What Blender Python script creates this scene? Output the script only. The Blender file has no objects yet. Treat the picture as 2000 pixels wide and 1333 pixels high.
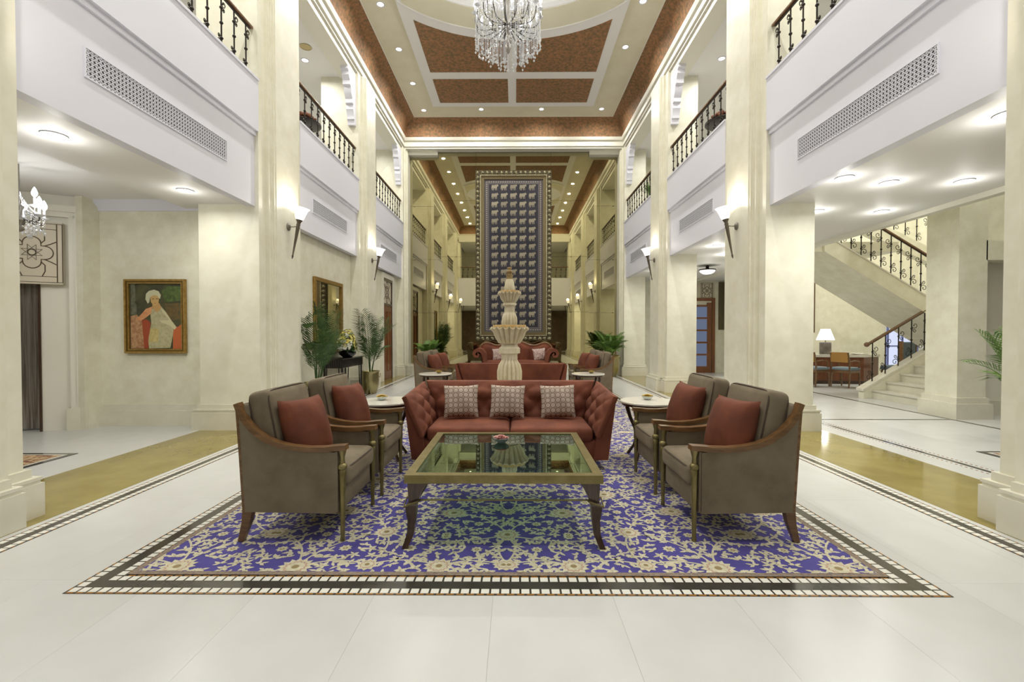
import bpy, bmesh, math, random
from mathutils import Vector, Matrix

SC = bpy.context.scene
COL = SC.collection
PI = math.pi
RAD = math.radians
random.seed(7)

# ------------------------------------------------------------------ camera
FPX = 889.0
camd = bpy.data.cameras.new('camera')
camd.sensor_width = 36.0
camd.lens = FPX / 2000.0 * 36.0
camd.clip_start = 0.05
camo = bpy.data.objects.new('camera', camd)
COL.objects.link(camo)
camo.location = (0.05, 0.0, 1.32)
camo.rotation_euler = (PI / 2 - math.atan(14.5 / FPX), 0.0, math.atan(6.0 / FPX))
SC.camera = camo

# ------------------------------------------------------------------ world and exposure
w = bpy.data.worlds.new('world')
SC.world = w
w.use_nodes = True
w.node_tree.nodes['Background'].inputs[0].default_value = (0.55, 0.65, 0.9, 1)
w.node_tree.nodes['Background'].inputs[1].default_value = 0.3
SC.view_settings.view_transform = 'Standard'
SC.view_settings.look = 'None'
SC.view_settings.gamma = 1.0
SC.view_settings.use_curve_mapping = False
SC.view_settings.exposure = -1.42
SC.cycles.caustics_reflective = False
SC.cycles.caustics_refractive = False
SC.cycles.sample_clamp_indirect = 4.0
SC.cycles.max_bounces = 7
SC.cycles.diffuse_bounces = 3
SC.cycles.glossy_bounces = 4
SC.cycles.transmission_bounces = 3
SC.cycles.transparent_max_bounces = 14
SC.cycles.use_adaptive_sampling = True
SC.cycles.adaptive_threshold = 0.08

# light powers (watts)
P_CEIL = 78.0      # nave ceiling downlights
P_AISLE = 46.0     # aisle downlights
P_GAL = 52.0       # gallery downlights
P_LOBBY = 48.0     # lobby behind the photographer
P_SCONCE = 28.0
P_CHAND = 33.0
WARM = (1.0, 0.985, 0.925)
NEUT = (1.0, 0.99, 0.965)

# ------------------------------------------------------------------ materials
def lin(c):
    r = []
    for v in c[:3]:
        v = v / 255.0
        r.append(v / 12.92 if v <= 0.04045 else ((v + 0.055) / 1.055) ** 2.4)
    return (r[0], r[1], r[2], 1.0)

MATS = {}
def mat(name, col, rough=0.5, metal=0.0, col2=None, scale=6.0, detail=4.0, bump=0.0, bscale=None,
        spec=0.5, sheen=0.0, rnd=0.0, coat=0.0, lo=0.35, hi=0.65, emit=None, estr=0.0, stretch=None, trans=0.0):
    if name in MATS:
        return MATS[name]
    m = bpy.data.materials.new(name)
    m.use_nodes = True
    nt = m.node_tree
    b = nt.nodes['Principled BSDF']
    b.inputs['Base Color'].default_value = lin(col)
    b.inputs['Roughness'].default_value = rough
    b.inputs['Metallic'].default_value = metal
    b.inputs['Specular IOR Level'].default_value = spec
    if sheen:
        b.inputs['Sheen Weight'].default_value = sheen
        b.inputs['Sheen Roughness'].default_value = 0.4
    if coat:
        b.inputs['Coat Weight'].default_value = coat
        b.inputs['Coat Roughness'].default_value = 0.08
    if trans:
        b.inputs['Transmission Weight'].default_value = trans
    if emit:
        b.inputs['Emission Color'].default_value = lin(emit)
        b.inputs['Emission Strength'].default_value = estr
    tc = None
    def coords():
        nonlocal tc
        if tc is None:
            t = nt.nodes.new('ShaderNodeTexCoord')
            mp = nt.nodes.new('ShaderNodeMapping')
            nt.links.new(t.outputs['Object'], mp.inputs['Vector'])
            if stretch:
                mp.inputs['Scale'].default_value = stretch
            tc = mp.outputs['Vector']
        return tc
    colout = None
    if col2 is not None:
        n = nt.nodes.new('ShaderNodeTexNoise')
        n.inputs['Scale'].default_value = scale
        n.inputs['Detail'].default_value = detail
        n.inputs['Roughness'].default_value = 0.6
        nt.links.new(coords(), n.inputs['Vector'])
        r = nt.nodes.new('ShaderNodeValToRGB')
        r.color_ramp.elements[0].position = lo
        r.color_ramp.elements[0].color = lin(col)
        r.color_ramp.elements[1].position = hi
        r.color_ramp.elements[1].color = lin(col2)
        nt.links.new(n.outputs['Fac'], r.inputs['Fac'])
        colout = r.outputs['Color']
    if rnd:
        oi = nt.nodes.new('ShaderNodeObjectInfo')
        mr = nt.nodes.new('ShaderNodeMapRange')
        mr.inputs['To Min'].default_value = 1.0 - rnd
        mr.inputs['To Max'].default_value = 1.0
        nt.links.new(oi.outputs['Random'], mr.inputs['Value'])
        hs = nt.nodes.new('ShaderNodeHueSaturation')
        hs.inputs['Color'].default_value = lin(col)
        if colout:
            nt.links.new(colout, hs.inputs['Color'])
        nt.links.new(mr.outputs['Result'], hs.inputs['Value'])
        colout = hs.outputs['Color']
    if colout:
        nt.links.new(colout, b.inputs['Base Color'])
    if bump:
        n2 = nt.nodes.new('ShaderNodeTexNoise')
        n2.inputs['Scale'].default_value = bscale or scale * 4
        n2.inputs['Detail'].default_value = 3
        nt.links.new(coords(), n2.inputs['Vector'])
        bp = nt.nodes.new('ShaderNodeBump')
        bp.inputs['Strength'].default_value = bump
        bp.inputs['Distance'].default_value = 0.01
        nt.links.new(n2.outputs['Fac'], bp.inputs['Height'])
        nt.links.new(bp.outputs['Normal'], b.inputs['Normal'])
    MATS[name] = m
    return m

def emis(name, col, strength):
    if name in MATS:
        return MATS[name]
    m = bpy.data.materials.new(name)
    m.use_nodes = True
    nt = m.node_tree
    nt.nodes.clear()
    o = nt.nodes.new('ShaderNodeOutputMaterial')
    e = nt.nodes.new('ShaderNodeEmission')
    e.inputs['Color'].default_value = lin(col)
    e.inputs['Strength'].default_value = strength
    nt.links.new(e.outputs[0], o.inputs['Surface'])
    m.cycles.emission_sampling = 'NONE'
    MATS[name] = m
    return m

def glassy(name, tint, refl_tint, ior=1.5, boost=1.0, rough=0.0):
    """A clear sheet: tinted transmission with a fresnel reflection."""
    m = bpy.data.materials.new(name)
    m.use_nodes = True
    nt = m.node_tree
    nt.nodes.clear()
    o = nt.nodes.new('ShaderNodeOutputMaterial')
    mx = nt.nodes.new('ShaderNodeMixShader')
    tr = nt.nodes.new('ShaderNodeBsdfTransparent')
    tr.inputs['Color'].default_value = lin(tint)
    gl = nt.nodes.new('ShaderNodeBsdfGlossy')
    gl.inputs['Color'].default_value = lin(refl_tint)
    gl.inputs['Roughness'].default_value = rough
    fr = nt.nodes.new('ShaderNodeFresnel')
    fr.inputs['IOR'].default_value = ior
    mu = nt.nodes.new('ShaderNodeMath')
    mu.operation = 'MULTIPLY'
    mu.use_clamp = True
    mu.inputs[1].default_value = boost
    nt.links.new(fr.outputs[0], mu.inputs[0])
    ge = nt.nodes.new('ShaderNodeNewGeometry')
    iv = nt.nodes.new('ShaderNodeMath'); iv.operation = 'SUBTRACT'; iv.inputs[0].default_value = 1.0
    nt.links.new(ge.outputs['Backfacing'], iv.inputs[1])
    m2 = nt.nodes.new('ShaderNodeMath'); m2.operation = 'MULTIPLY'
    nt.links.new(mu.outputs[0], m2.inputs[0]); nt.links.new(iv.outputs[0], m2.inputs[1])
    nt.links.new(m2.outputs[0], mx.inputs[0])
    nt.links.new(tr.outputs[0], mx.inputs[1])
    nt.links.new(gl.outputs[0], mx.inputs[2])
    nt.links.new(mx.outputs[0], o.inputs['Surface'])
    MATS[name] = m
    return m

M_WALL = mat('cream_plaster', (232, 228, 204), 0.55, col2=(246, 243, 224), scale=5.0, detail=3, lo=0.3, hi=0.7)
M_COLUMN = mat('column_plaster', (234, 230, 208), 0.42, col2=(246, 243, 225), scale=4.0, detail=3, lo=0.3, hi=0.7)
M_WHITE = mat('white_paint', (236, 236, 246), 0.5)
M_TRIM = mat('trim_paint', (243, 240, 226), 0.45)
M_BASE = mat('base_stone', (228, 224, 204), 0.25, col2=(238, 234, 216), scale=3)
M_CEILB = mat('ceiling_beige', (232, 226, 200), 0.6, col2=(238, 233, 210), scale=2)
M_CEILW = mat('ceiling_white', (250, 249, 247), 0.6)
M_BROWN = mat('damask_brown', (104, 88, 60), 0.75, col2=(162, 114, 78), scale=15, detail=5, lo=0.36, hi=0.64, bump=0.3, bscale=30)
M_MARBLE = mat('marble_floor', (203, 203, 198), 0.25, col2=(214, 214, 211), scale=1.6, detail=3, rnd=0.03, spec=0.22, lo=0.25, hi=0.75)
M_GROUT = mat('floor_joint', (186, 184, 176), 0.6)
M_OLIVE = mat('olive_stone', (132, 118, 58), 0.10, col2=(148, 134, 72), scale=2.5, detail=6, spec=0.5)
M_BLACKST = mat('black_stone', (58, 55, 50), 0.12, col2=(72, 69, 63), scale=5)
M_TILEW = mat('white_tile', (238, 236, 226), 0.12, rnd=0.06)
M_TILEB = mat('brown_tile', (158, 112, 58), 0.15)
M_IRON = mat('dark_iron', (44, 38, 33), 0.42, metal=0.6)
M_WOOD = mat('walnut', (98, 70, 42), 0.32, col2=(132, 98, 62), scale=3, detail=6, stretch=(2, 14, 14), coat=0.2)
M_RAILW = mat('rail_wood', (92, 62, 40), 0.3, col2=(122, 86, 56), scale=5, coat=0.3)
M_DKWOOD = mat('dark_wood', (52, 36, 25), 0.28, col2=(74, 52, 36), scale=4, stretch=(14, 14, 2), coat=0.3)
M_DOORW = mat('door_wood', (108, 64, 34), 0.35, col2=(134, 82, 46), scale=3, stretch=(12, 12, 1), coat=0.2)
M_BRASS = mat('aged_brass', (126, 115, 74), 0.38, metal=0.75, col2=(146, 135, 92), scale=9)
M_POT = mat('hammered_brass', (172, 162, 118), 0.28, metal=0.9, bump=0.35, bscale=28)
M_GREY = mat('taupe_velvet', (112, 100, 80), 0.85, col2=(130, 118, 97), scale=5, detail=5)
M_PIPE = mat('piping', (70, 58, 46), 0.8)
M_RUST = mat('rust_velvet', (88, 43, 24), 0.85, col2=(116, 60, 35), scale=4, detail=5)
M_SOFA = mat('terracotta_velvet', (100, 50, 31), 0.8, col2=(128, 70, 45), scale=3.2, detail=5)
M_STONE = mat('fountain_stone', (206, 194, 160), 0.55, col2=(226, 217, 190), scale=5, detail=3, bump=0)
M_STONE2 = mat('fountain_ochre', (196, 158, 96), 0.6, col2=(216, 186, 130), scale=18)
M_LEAF = mat('palm_leaf', (38, 68, 28), 0.5, col2=(78, 108, 52), scale=12)
M_LEAF2 = mat('fern_leaf', (66, 100, 36), 0.5, col2=(108, 142, 58), scale=14)
M_SOIL = mat('soil', (58, 44, 32), 0.95)
M_BLACK = mat('black_lacquer', (30, 28, 28), 0.22, coat=0.3)
M_GOLD = mat('gold_leaf', (150, 118, 58), 0.38, metal=0.7, col2=(178, 146, 84), scale=20)
M_SILVER = mat('carved_silver', (148, 140, 112), 0.38, metal=0.75, col2=(190, 182, 150), scale=22)
M_STEEL = mat('brushed_steel', (150, 146, 140), 0.3, metal=0.9)
M_MTOP = mat('marble_top', (236, 232, 220), 0.12, col2=(222, 216, 200), scale=5, detail=7)
M_BULB = emis('lamp_glow', (255, 250, 238), 14.0)
M_BULBS = emis('bulb_glow', (250, 250, 255), 16.0)
M_SHADE = emis('shade_glow', (255, 251, 242), 5.0)
M_MIRROR = mat('bronze_mirror', (186, 178, 142), 0.015, metal=1.0)
M_MIRROR2 = mat('clear_mirror', (196, 192, 172), 0.02, metal=1.0)
M_CREAMPRINT = mat('rug_cream', (194, 187, 158), 0.95, col2=(216, 210, 184), scale=40)
M_GLASST = glassy('table_glass', (158, 184, 173), (205, 232, 222), 1.52, 2.3)
M_GLASSC = glassy('clear_glass', (225, 235, 232), (255, 255, 255), 1.45, 1.5)
M_CRYSTAL = mat('crystal', (240, 242, 248), 0.06, metal=0.25, spec=1.0)

# ------------------------------------------------------------------ mesh builder
class MB:
    def __init__(s):
        s.v = []; s.f = []; s.m = []; s.cur = 0
    def add(s, vs, fs):
        o = len(s.v)
        s.v += [tuple(p) for p in vs]
        s.f += [tuple(i + o for i in f) for f in fs]
        s.m += [s.cur] * len(fs)
        return o
    def box(s, x0, x1, y0, y1, z0, z1):
        s.add([(x0, y0, z0), (x1, y0, z0), (x1, y1, z0), (x0, y1, z0), (x0, y0, z1), (x1, y0, z1), (x1, y1, z1), (x0, y1, z1)],
              [(0, 3, 2, 1), (4, 5, 6, 7), (0, 1, 5, 4), (1, 2, 6, 5), (2, 3, 7, 6), (3, 0, 4, 7)])
        return s
    def rbox(s, c, size, r, seg=2, mid=1, puff=0.0):
        """Rounded box; puff bulges the large faces."""
        hx, hy, hz = size[0] / 2, size[1] / 2, size[2] / 2
        r = min(r, hx, hy, hz)
        def par(h):
            a = [-h + r * (1 - math.cos(PI / 2 * k / seg)) * 1.0 for k in range(seg + 1)]
            inner = [(-h + r) + (2 * h - 2 * r) * k / (mid + 1) for k in range(1, mid + 1)]
            b = [-q for q in reversed(a)]
            return a + inner + b
        P = [par(hx), par(hy), par(hz)]
        H = (hx, hy, hz)
        idx = {}; vs = []; fs = []
        def vert(p):
            k = (round(p[0], 6), round(p[1], 6), round(p[2], 6))
            if k in idx:
                return idx[k]
            q = [max(-H[i] + r, min(H[i] - r, p[i])) for i in range(3)]
            d = Vector((p[0] - q[0], p[1] - q[1], p[2] - q[2]))
            if d.length > 1e-9:
                d = d.normalized() * r
            w_ = Vector(q) + d
            if puff:
                u = [1 - min(1, abs(w_[i]) / H[i]) ** 2 for i in range(3)]
                for i in range(3):
                    j, k2 = (i + 1) % 3, (i + 2) % 3
                    if H[i] == min(H):
                        w_[i] *= 1 + puff * u[j] * u[k2] / max(H[i], 1e-6) * 1.0
            idx[k] = len(vs)
            vs.append((w_[0] + c[0], w_[1] + c[1], w_[2] + c[2]))
            return idx[k]
        for ax in range(3):
            a, b = (ax + 1) % 3, (ax + 2) % 3
            for sg in (-1, 1):
                for i in range(len(P[a]) - 1):
                    for j in range(len(P[b]) - 1):
                        q = []
                        for (ii, jj) in ((i, j), (i + 1, j), (i + 1, j + 1), (i, j + 1)):
                            p = [0, 0, 0]
                            p[ax] = sg * H[ax]; p[a] = P[a][ii]; p[b] = P[b][jj]
                            q.append(vert(p))
                        if sg < 0:
                            q.reverse()
                        if len(set(q)) == 4:
                            fs.append(tuple(q))
                        elif len(set(q)) == 3:
                            fs.append(tuple(dict.fromkeys(q)))
        s.add(vs, fs)
        return s
    def prism(s, pts, axis, a, b):
        n = len(pts)
        def P(p, t):
            return (t, p[0], p[1]) if axis == 'x' else (p[0], t, p[1]) if axis == 'y' else (p[0], p[1], t)
        s.add([P(p, a) for p in pts] + [P(p, b) for p in pts],
              [tuple(range(n - 1, -1, -1)), tuple(range(n, 2 * n))] + [(i, (i + 1) % n, n + (i + 1) % n, n + i) for i in range(n)])
        return s
    def tube(s, pts, r, n=6, closed=False, flat=1.0):
        pts = [Vector(p) for p in pts]
        m = len(pts)
        rr = r if isinstance(r, (list, tuple)) else [r] * m
        vs = []; fs = []
        up = None
        for i, p in enumerate(pts):
            if closed:
                t = pts[(i + 1) % m] - pts[i - 1]
            else:
                t = pts[min(i + 1, m - 1)] - pts[max(i - 1, 0)]
            if t.length < 1e-9:
                t = Vector((0, 0, 1))
            t.normalize()
            if up is None:
                up = Vector((0, 0, 1)) if abs(t.z) < 0.9 else Vector((1, 0, 0))
            sx = t.cross(up)
            if sx.length < 1e-6:
                sx = t.cross(Vector((0, 1, 0.1)))
            sx.normalize()
            up = sx.cross(t).normalized()
            for k in range(n):
                a = 2 * PI * k / n
                vs.append(p + sx * (math.cos(a) * rr[i]) + up * (math.sin(a) * rr[i] * flat))
        for i in range(m if closed else m - 1):
            j = (i + 1) % m
            for k in range(n):
                k2 = (k + 1) % n
                fs.append((i * n + k, i * n + k2, j * n + k2, j * n + k))
        if not closed:
            fs.append(tuple(range(n - 1, -1, -1)))
            fs.append(tuple((m - 1) * n + k for k in range(n)))
        s.add(vs, fs)
        return s
    def lathe(s, prof, n=24, c=(0, 0, 0), fl=0, famp=None, cap=True):
        """Surface of revolution about z; fl flutes with per-point relative amplitude famp."""
        vs = []; fs = []
        m = len(prof)
        for i, (r, z) in enumerate(prof):
            am = famp[i] if famp else 0.0
            for k in range(n):
                a = 2 * PI * k / n
                rr = r
                if fl and am:
                    rr = r * (1 - am * (1 - abs(math.cos(a * fl / 2.0))))
                vs.append((c[0] + rr * math.cos(a), c[1] + rr * math.sin(a), c[2] + z))
        for i in range(m - 1):
            for k in range(n):
                k2 = (k + 1) % n
                fs.append((i * n + k, i * n + k2, (i + 1) * n + k2, (i + 1) * n + k))
        if cap:
            if prof[0][0] > 1e-6:
                fs.append(tuple(range(n - 1, -1, -1)))
            if prof[-1][0] > 1e-6:
                fs.append(tuple((m - 1) * n + k for k in range(n)))
        s.add(vs, fs)
        return s
    def ball(s, c, r, n=8, m=5, sz=1.0):
        prof = [(r * math.sin(PI * i / m), -r * sz * math.cos(PI * i / m)) for i in range(m + 1)]
        prof[0] = (r * 0.02, prof[0][1]); prof[-1] = (r * 0.02, prof[-1][1])
        return s.lathe(prof, n, c)
    def sweep_sq(s, path, sizes):
        """Rectangular section swept along a path; sizes (wx, wy) in world x/y, sections kept horizontal."""
        vs = []; fs = []
        for (x, y, z), (a, b) in zip(path, sizes):
            vs += [(x - a / 2, y - b / 2, z), (x + a / 2, y - b / 2, z), (x + a / 2, y + b / 2, z), (x - a / 2, y + b / 2, z)]
        m = len(path)
        for i in range(m - 1):
            for k in range(4):
                k2 = (k + 1) % 4
                fs.append((i * 4 + k, i * 4 + k2, (i + 1) * 4 + k2, (i + 1) * 4 + k))
        fs.append((3, 2, 1, 0)); fs.append(tuple((m - 1) * 4 + k for k in range(4)))
        s.add(vs, fs)
        return s
    def strip(s, path, wdir, th):
        """Flat bar: quads around a path with half-vectors wdir (list or one) and thickness vector th."""
        vs = []; fs = []
        m = len(path)
        for i, p in enumerate(path):
            wv = Vector(wdir[i] if isinstance(wdir, list) else wdir)
            tv = Vector(th[i] if isinstance(th, list) else th)
            p = Vector(p)
            vs += [p - wv - tv, p + wv - tv, p + wv + tv, p - wv + tv]
        for i in range(m - 1):
            for k in range(4):
                k2 = (k + 1) % 4
                fs.append((i * 4 + k, i * 4 + k2, (i + 1) * 4 + k2, (i + 1) * 4 + k))
        fs.append((3, 2, 1, 0)); fs.append(tuple((m - 1) * 4 + k for k in range(4)))
        s.add(vs, fs)
        return s
    def xf(s, M, start=0):
        for i in range(start, len(s.v)):
            s.v[i] = tuple(M @ Vector(s.v[i]))
        return s
    def mesh(s, name, mats, smooth=35.0, recalc=True):
        me = bpy.data.meshes.new(name)
        me.from_pydata(s.v, [], s.f)
        if not isinstance(mats, (list, tuple)):
            mats = [mats]
        for m in mats:
            me.materials.append(m)
        if len(mats) > 1:
            me.polygons.foreach_set('material_index', s.m)
        if recalc and len(s.f) < 60000:
            bm = bmesh.new(); bm.from_mesh(me)
            bmesh.ops.recalc_face_normals(bm, faces=bm.faces)
            bm.to_mesh(me); bm.free()
        if smooth:
            me.polygons.foreach_set('use_smooth', [True] * len(me.polygons))
            me.set_sharp_from_angle(angle=RAD(smooth))
        me.update()
        return me
    def build(s, name, mats, parent=None, smooth=35.0, loc=None, rotz=0.0, kind=None, label=None, recalc=True):
        o = bpy.data.objects.new(name, s.mesh(name, mats, smooth, recalc))
        COL.objects.link(o)
        if parent is not None:
            o.parent = parent
        if loc is not None:
            o.location = loc
        if rotz:
            o.rotation_euler = (0, 0, rotz)
        if kind:
            o['kind'] = kind
        if label:
            o['label'] = label
        return o

def inst(name, me, loc=(0, 0, 0), rot=(0, 0, 0), parent=None, scale=None):
    o = bpy.data.objects.new(name, me)
    COL.objects.link(o)
    o.location = loc
    o.rotation_euler = rot
    if scale:
        o.scale = scale
    if parent is not None:
        o.parent = parent
    return o

def tag(o, label, cat, group=None):
    o['label'] = label
    o['category'] = cat
    if group:
        o['group'] = group
    return o

def thing(name, label, cat, loc=(0, 0, 0), rotz=0.0, group=None):
    o = bpy.data.objects.new(name, None)
    COL.objects.link(o)
    o.empty_display_size = 0.1
    o.location = loc
    o.rotation_euler = (0, 0, rotz)
    return tag(o, label, cat, group)

def dup(root, loc, rotz=0.0, label=None, group=None):
    def cp(o, parent):
        c = o.copy()
        COL.objects.link(c)
        if parent is not None:
            c.parent = parent
        for ch in list(o.children):
            cp(ch, c)
        return c
    r = cp(root, None)
    r.location = loc
    r.rotation_euler = (0, 0, rotz)
    if label:
        r['label'] = label
    if group:
        r['group'] = group
    return r

def struct(name, mb, m, smooth=35.0, parent=None):
    o = mb.build(name, m, parent, smooth)
    if parent is None:
        o['kind'] = 'structure'
    return o

def sroot(name, loc=(0, 0, 0)):
    o = bpy.data.objects.new(name, None)
    COL.objects.link(o)
    o.location = loc
    o['kind'] = 'structure'
    return o

def area(name, loc, power, size, parent=None, rot=(0, 0, 0), col=WARM, spread=160.0):
    l = bpy.data.lights.new(name, 'AREA')
    l.shape = 'DISK'
    l.size = size
    l.energy = power
    l.color = col
    l.spread = RAD(spread)
    o = bpy.data.objects.new(name, l)
    COL.objects.link(o)
    o.location = loc
    o.rotation_euler = rot
    if parent is not None:
        o.parent = parent
    return o

def point(name, loc, power, radius, parent=None, col=WARM):
    l = bpy.data.lights.new(name, 'POINT')
    l.energy = power
    l.color = col
    l.shadow_soft_size = radius
    o = bpy.data.objects.new(name, l)
    COL.objects.link(o)
    o.location = loc
    if parent is not None:
        o.parent = parent
    return o

ORD = ['first', 'second', 'third', 'fourth', 'fifth', 'sixth', 'seventh', 'eighth', 'ninth', 'tenth', 'eleventh', 'twelfth']
# ================================================================== the setting
PIERS = {'A': (2.10, 3.20), 'B': (6.22, 7.42), 'C': (10.22, 11.45), 'D': (14.25, 14.95), 'E': (0.30, 1.20)}
PILS = {'A': (2.35, 2.98), 'B': (6.50, 7.15), 'C': (10.50, 11.15), 'D': (14.50, 14.95), 'E': (0.45, 1.10)}
BAYS = [(1.20, 2.10), (3.20, 6.22), (7.42, 10.22), (11.45, 14.25)]
CY0, CY1, CHW = 1.20, 14.35, 3.40        # nave ceiling rectangle
ZC = 7.95                                # flat ceiling height
YMIR = 14.72                             # mirror wall

# ---- floor
floor = struct('floor', MB().box(-7.5, 12.4, -6.2, 16.0, -0.20, -0.004), M_GROUT, None)
slab_me = MB().box(0.0004, 0.5996, 0.0004, 1.1996, -0.02, 0.0).mesh('marble_slab', M_MARBLE, None)
for i in range(24):
    for j in range(12):
        inst('marble_slab', slab_me, (-6.06 + 0.6 * i, 0.0 + 1.2 * j, 0), parent=floor)
rest = MB()
rest.box(-7.5, 12.4, -6.2, 0.0, -0.02, 0.0)
rest.box(-7.5, 12.4, 14.4, 16.0, -0.02, 0.0)
rest.box(-7.5, -6.06, 0.0, 14.4, -0.02, 0.0)
rest.box(8.34, 12.4, 0.0, 14.4, -0.02, 0.0)
rest.build('marble_field', M_MARBLE, floor, None)

# ---- olive stone strips between the piers
ol = MB()
for s in (-1, 1):
    for (a, b) in BAYS + [(-3.0, 0.3)]:
        x0, x1 = sorted((s * 3.27, s * 4.24))
        ol.box(x0, x1, a, b, 0.0, 0.0018)
    for (a, b) in PIERS.values():
        x0, x1 = sorted((s * 3.27, s * 3.5))
        ol.box(x0, x1, a, b, 0.0, 0.0016)
ol.build('olive_strip', M_OLIVE, floor, None)

# ---- inlaid stone borders
PITCH = 0.0509
BH = 0.0024
tile_me = MB().box(-0.0203, 0.0203, -0.0203, 0.0203, 0.0, 0.0031).mesh('white_tile', M_TILEW, None)
ground = MB()      # black stone
edges = MB()       # brown edge pieces
restt = MB()       # white tiles past the first 300
RX0, RX1, RY0, RY1 = -2.245, 2.245, 2.27, 12.6
ntile = 0
def put_tile(x, y, single=True):
    global ntile
    if single and ntile < 300:
        inst('white_tile', tile_me, (x, y, 0), parent=floor)
        ntile += 1
    else:
        restt.box(x - 0.021, x + 0.021, y - 0.021, y + 0.021, 0, 0.0031)
# black ground of the rug border: four sides
W = 0.178
ground.box(RX0, RX1, RY0, RY0 + W, 0, BH); ground.box(RX0, RX1, RY1 - W, RY1, 0, BH)
ground.box(RX0, RX0 + W, RY0 + W, RY1 - W, 0, BH); ground.box(RX1 - W, RX1, RY0 + W, RY1 - W, 0, BH)
rows = []
for off in (0.012 + 0.0215, W - 0.012 - 0.0215):
    n = int((RX1 - RX0 - 2 * off) / PITCH)
    st = (RX1 - RX0 - 2 * off) / n
    rows.append(('f', off, n, st))
for (_, off, n, st) in rows:
    for k in range(n + 1):
        put_tile(RX0 + off + st * k, RY0 + off)
side = []
for (_, off, n, st) in rows:
    m = int((RY1 - RY0 - 2 * off) / PITCH)
    sy = (RY1 - RY0 - 2 * off) / m
    for k in range(1, m + 1):
        side.append((RY0 + off + sy * k, RX0 + off)); side.append((RY0 + off + sy * k, RX1 - off))
for (y, x) in sorted(side):
    put_tile(x, y)
def dashes_x(x0, x1, y, wd=0.012):
    n = int((x1 - x0) / PITCH)
    for k in range(n):
        edges.box(x0 + PITCH * k + 0.014, x0 + PITCH * (k + 1), y - wd / 2, y + wd / 2, 0, 0.0029)
def dashes_y(y0, y1, x, wd=0.012):
    n = int((y1 - y0) / PITCH)
    for k in range(n):
        edges.box(x - wd / 2, x + wd / 2, y0 + PITCH * k + 0.03, y0 + PITCH * (k + 1), 0, 0.0029)
dashes_x(RX0, RX1, RY0 + 0.006); dashes_x(RX0 + W, RX1 - W, RY0 + W - 0.006)
for x in (RX0 + 0.006, RX1 - 0.006):
    dashes_y(RY0, RY1, x)
for x in (RX0 + W - 0.006, RX1 - W + 0.006):
    dashes_y(RY0 + W, RY1 - W, x)
# straight borders along the two rows of columns
for s in (-1, 1):
    xa, xb = sorted((s * 3.045, s * 3.215))
    ground.box(xa, xb, -3.0, 14.6, 0, BH)
    for xx in (s * 3.078, s * 3.182):
        for k in range(int(13.4 / PITCH)):
            put_tile(xx, 1.2 + PITCH * k, False)
    for xx in (s * 3.051, s * 3.209):
        dashes_y(1.2, 14.6, xx)
# thin lines in the stair hall
for (x0, x1, y0, y1) in ((4.55, 4.60, 1.2, 14.0), (6.72, 6.78, 4.0, 13.5), (4.60, 6.72, 6.98, 7.03)):
    ground.box(x0, x1, y0, y1, 0, BH)
for x in (4.50, 4.65):
    dashes_y(1.2, 13.0, x, 0.008)
ground.build('black_border', M_BLACKST, floor, None)
e = edges.build('edge_tile', M_TILEB, floor, None, kind='stuff', recalc=False)
r_ = restt.build('white_tile_row', M_TILEW, floor, None, kind='stuff', recalc=False)

# ---- columns
def base_profile(mb, x0, x1, y0, y1):
    mb.box(x0 - 0.075, x1 + 0.075, y0 - 0.075, y1 + 0.075, 0, 0.24)
    mb.box(x0 - 0.06, x1 + 0.06, y0 - 0.06, y1 + 0.06, 0.24, 0.262)
    mb.box(x0 - 0.068, x1 + 0.068, y0 - 0.068, y1 + 0.068, 0.262, 0.285)
    mb.box(x0 - 0.03, x1 + 0.03, y0 - 0.03, y1 + 0.03, 0.285, 0.345)
for s in (-1, 1):
    for k in 'EABCD':
        y0, y1 = PIERS[k]; p0, p1 = PILS[k]
        root = sroot('column', (0, 0, 0))
        mb = MB()
        def X(a, b):
            return sorted((s * a, s * b))
        XO = 4.28 if s < 0 else 4.11
        a, b = X(3.45, XO); mb.box(a, b, y0, y1, 0.3, 7.16)
        m0, m1 = (y0 + p0) / 2 + 0.03, (y1 + p1) / 2 - 0.03
        if k == 'D':
            m1 = y1
        a, b = X(3.40, 3.5); mb.box(a, b, m0, m1, 0.3, 7.16)
        a, b = X(3.385, 3.5); mb.box(a, b, m0 + 0.05, m1 - 0.05, 0.3, 7.16)
        mb.build('shaft', M_COLUMN, root)
        mb = MB()
        a, b = X(3.35, 3.5); mb.box(a, b, p0, p1, 0.3, 7.16)
        a, b = X(3.362, 3.5); mb.box(a, b, p0 - 0.035, p1 + 0.035, 0.3, 7.16)
        mb.build('pilaster', M_COLUMN, root)
        mb = MB()
        a, b = X(3.35, 3.5); base_profile(mb, a, b, p0, p1)
        a, b = X(3.45, XO); base_profile(mb, a, b, y0, y1)
        mb.build('base', M_BASE, root)

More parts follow.
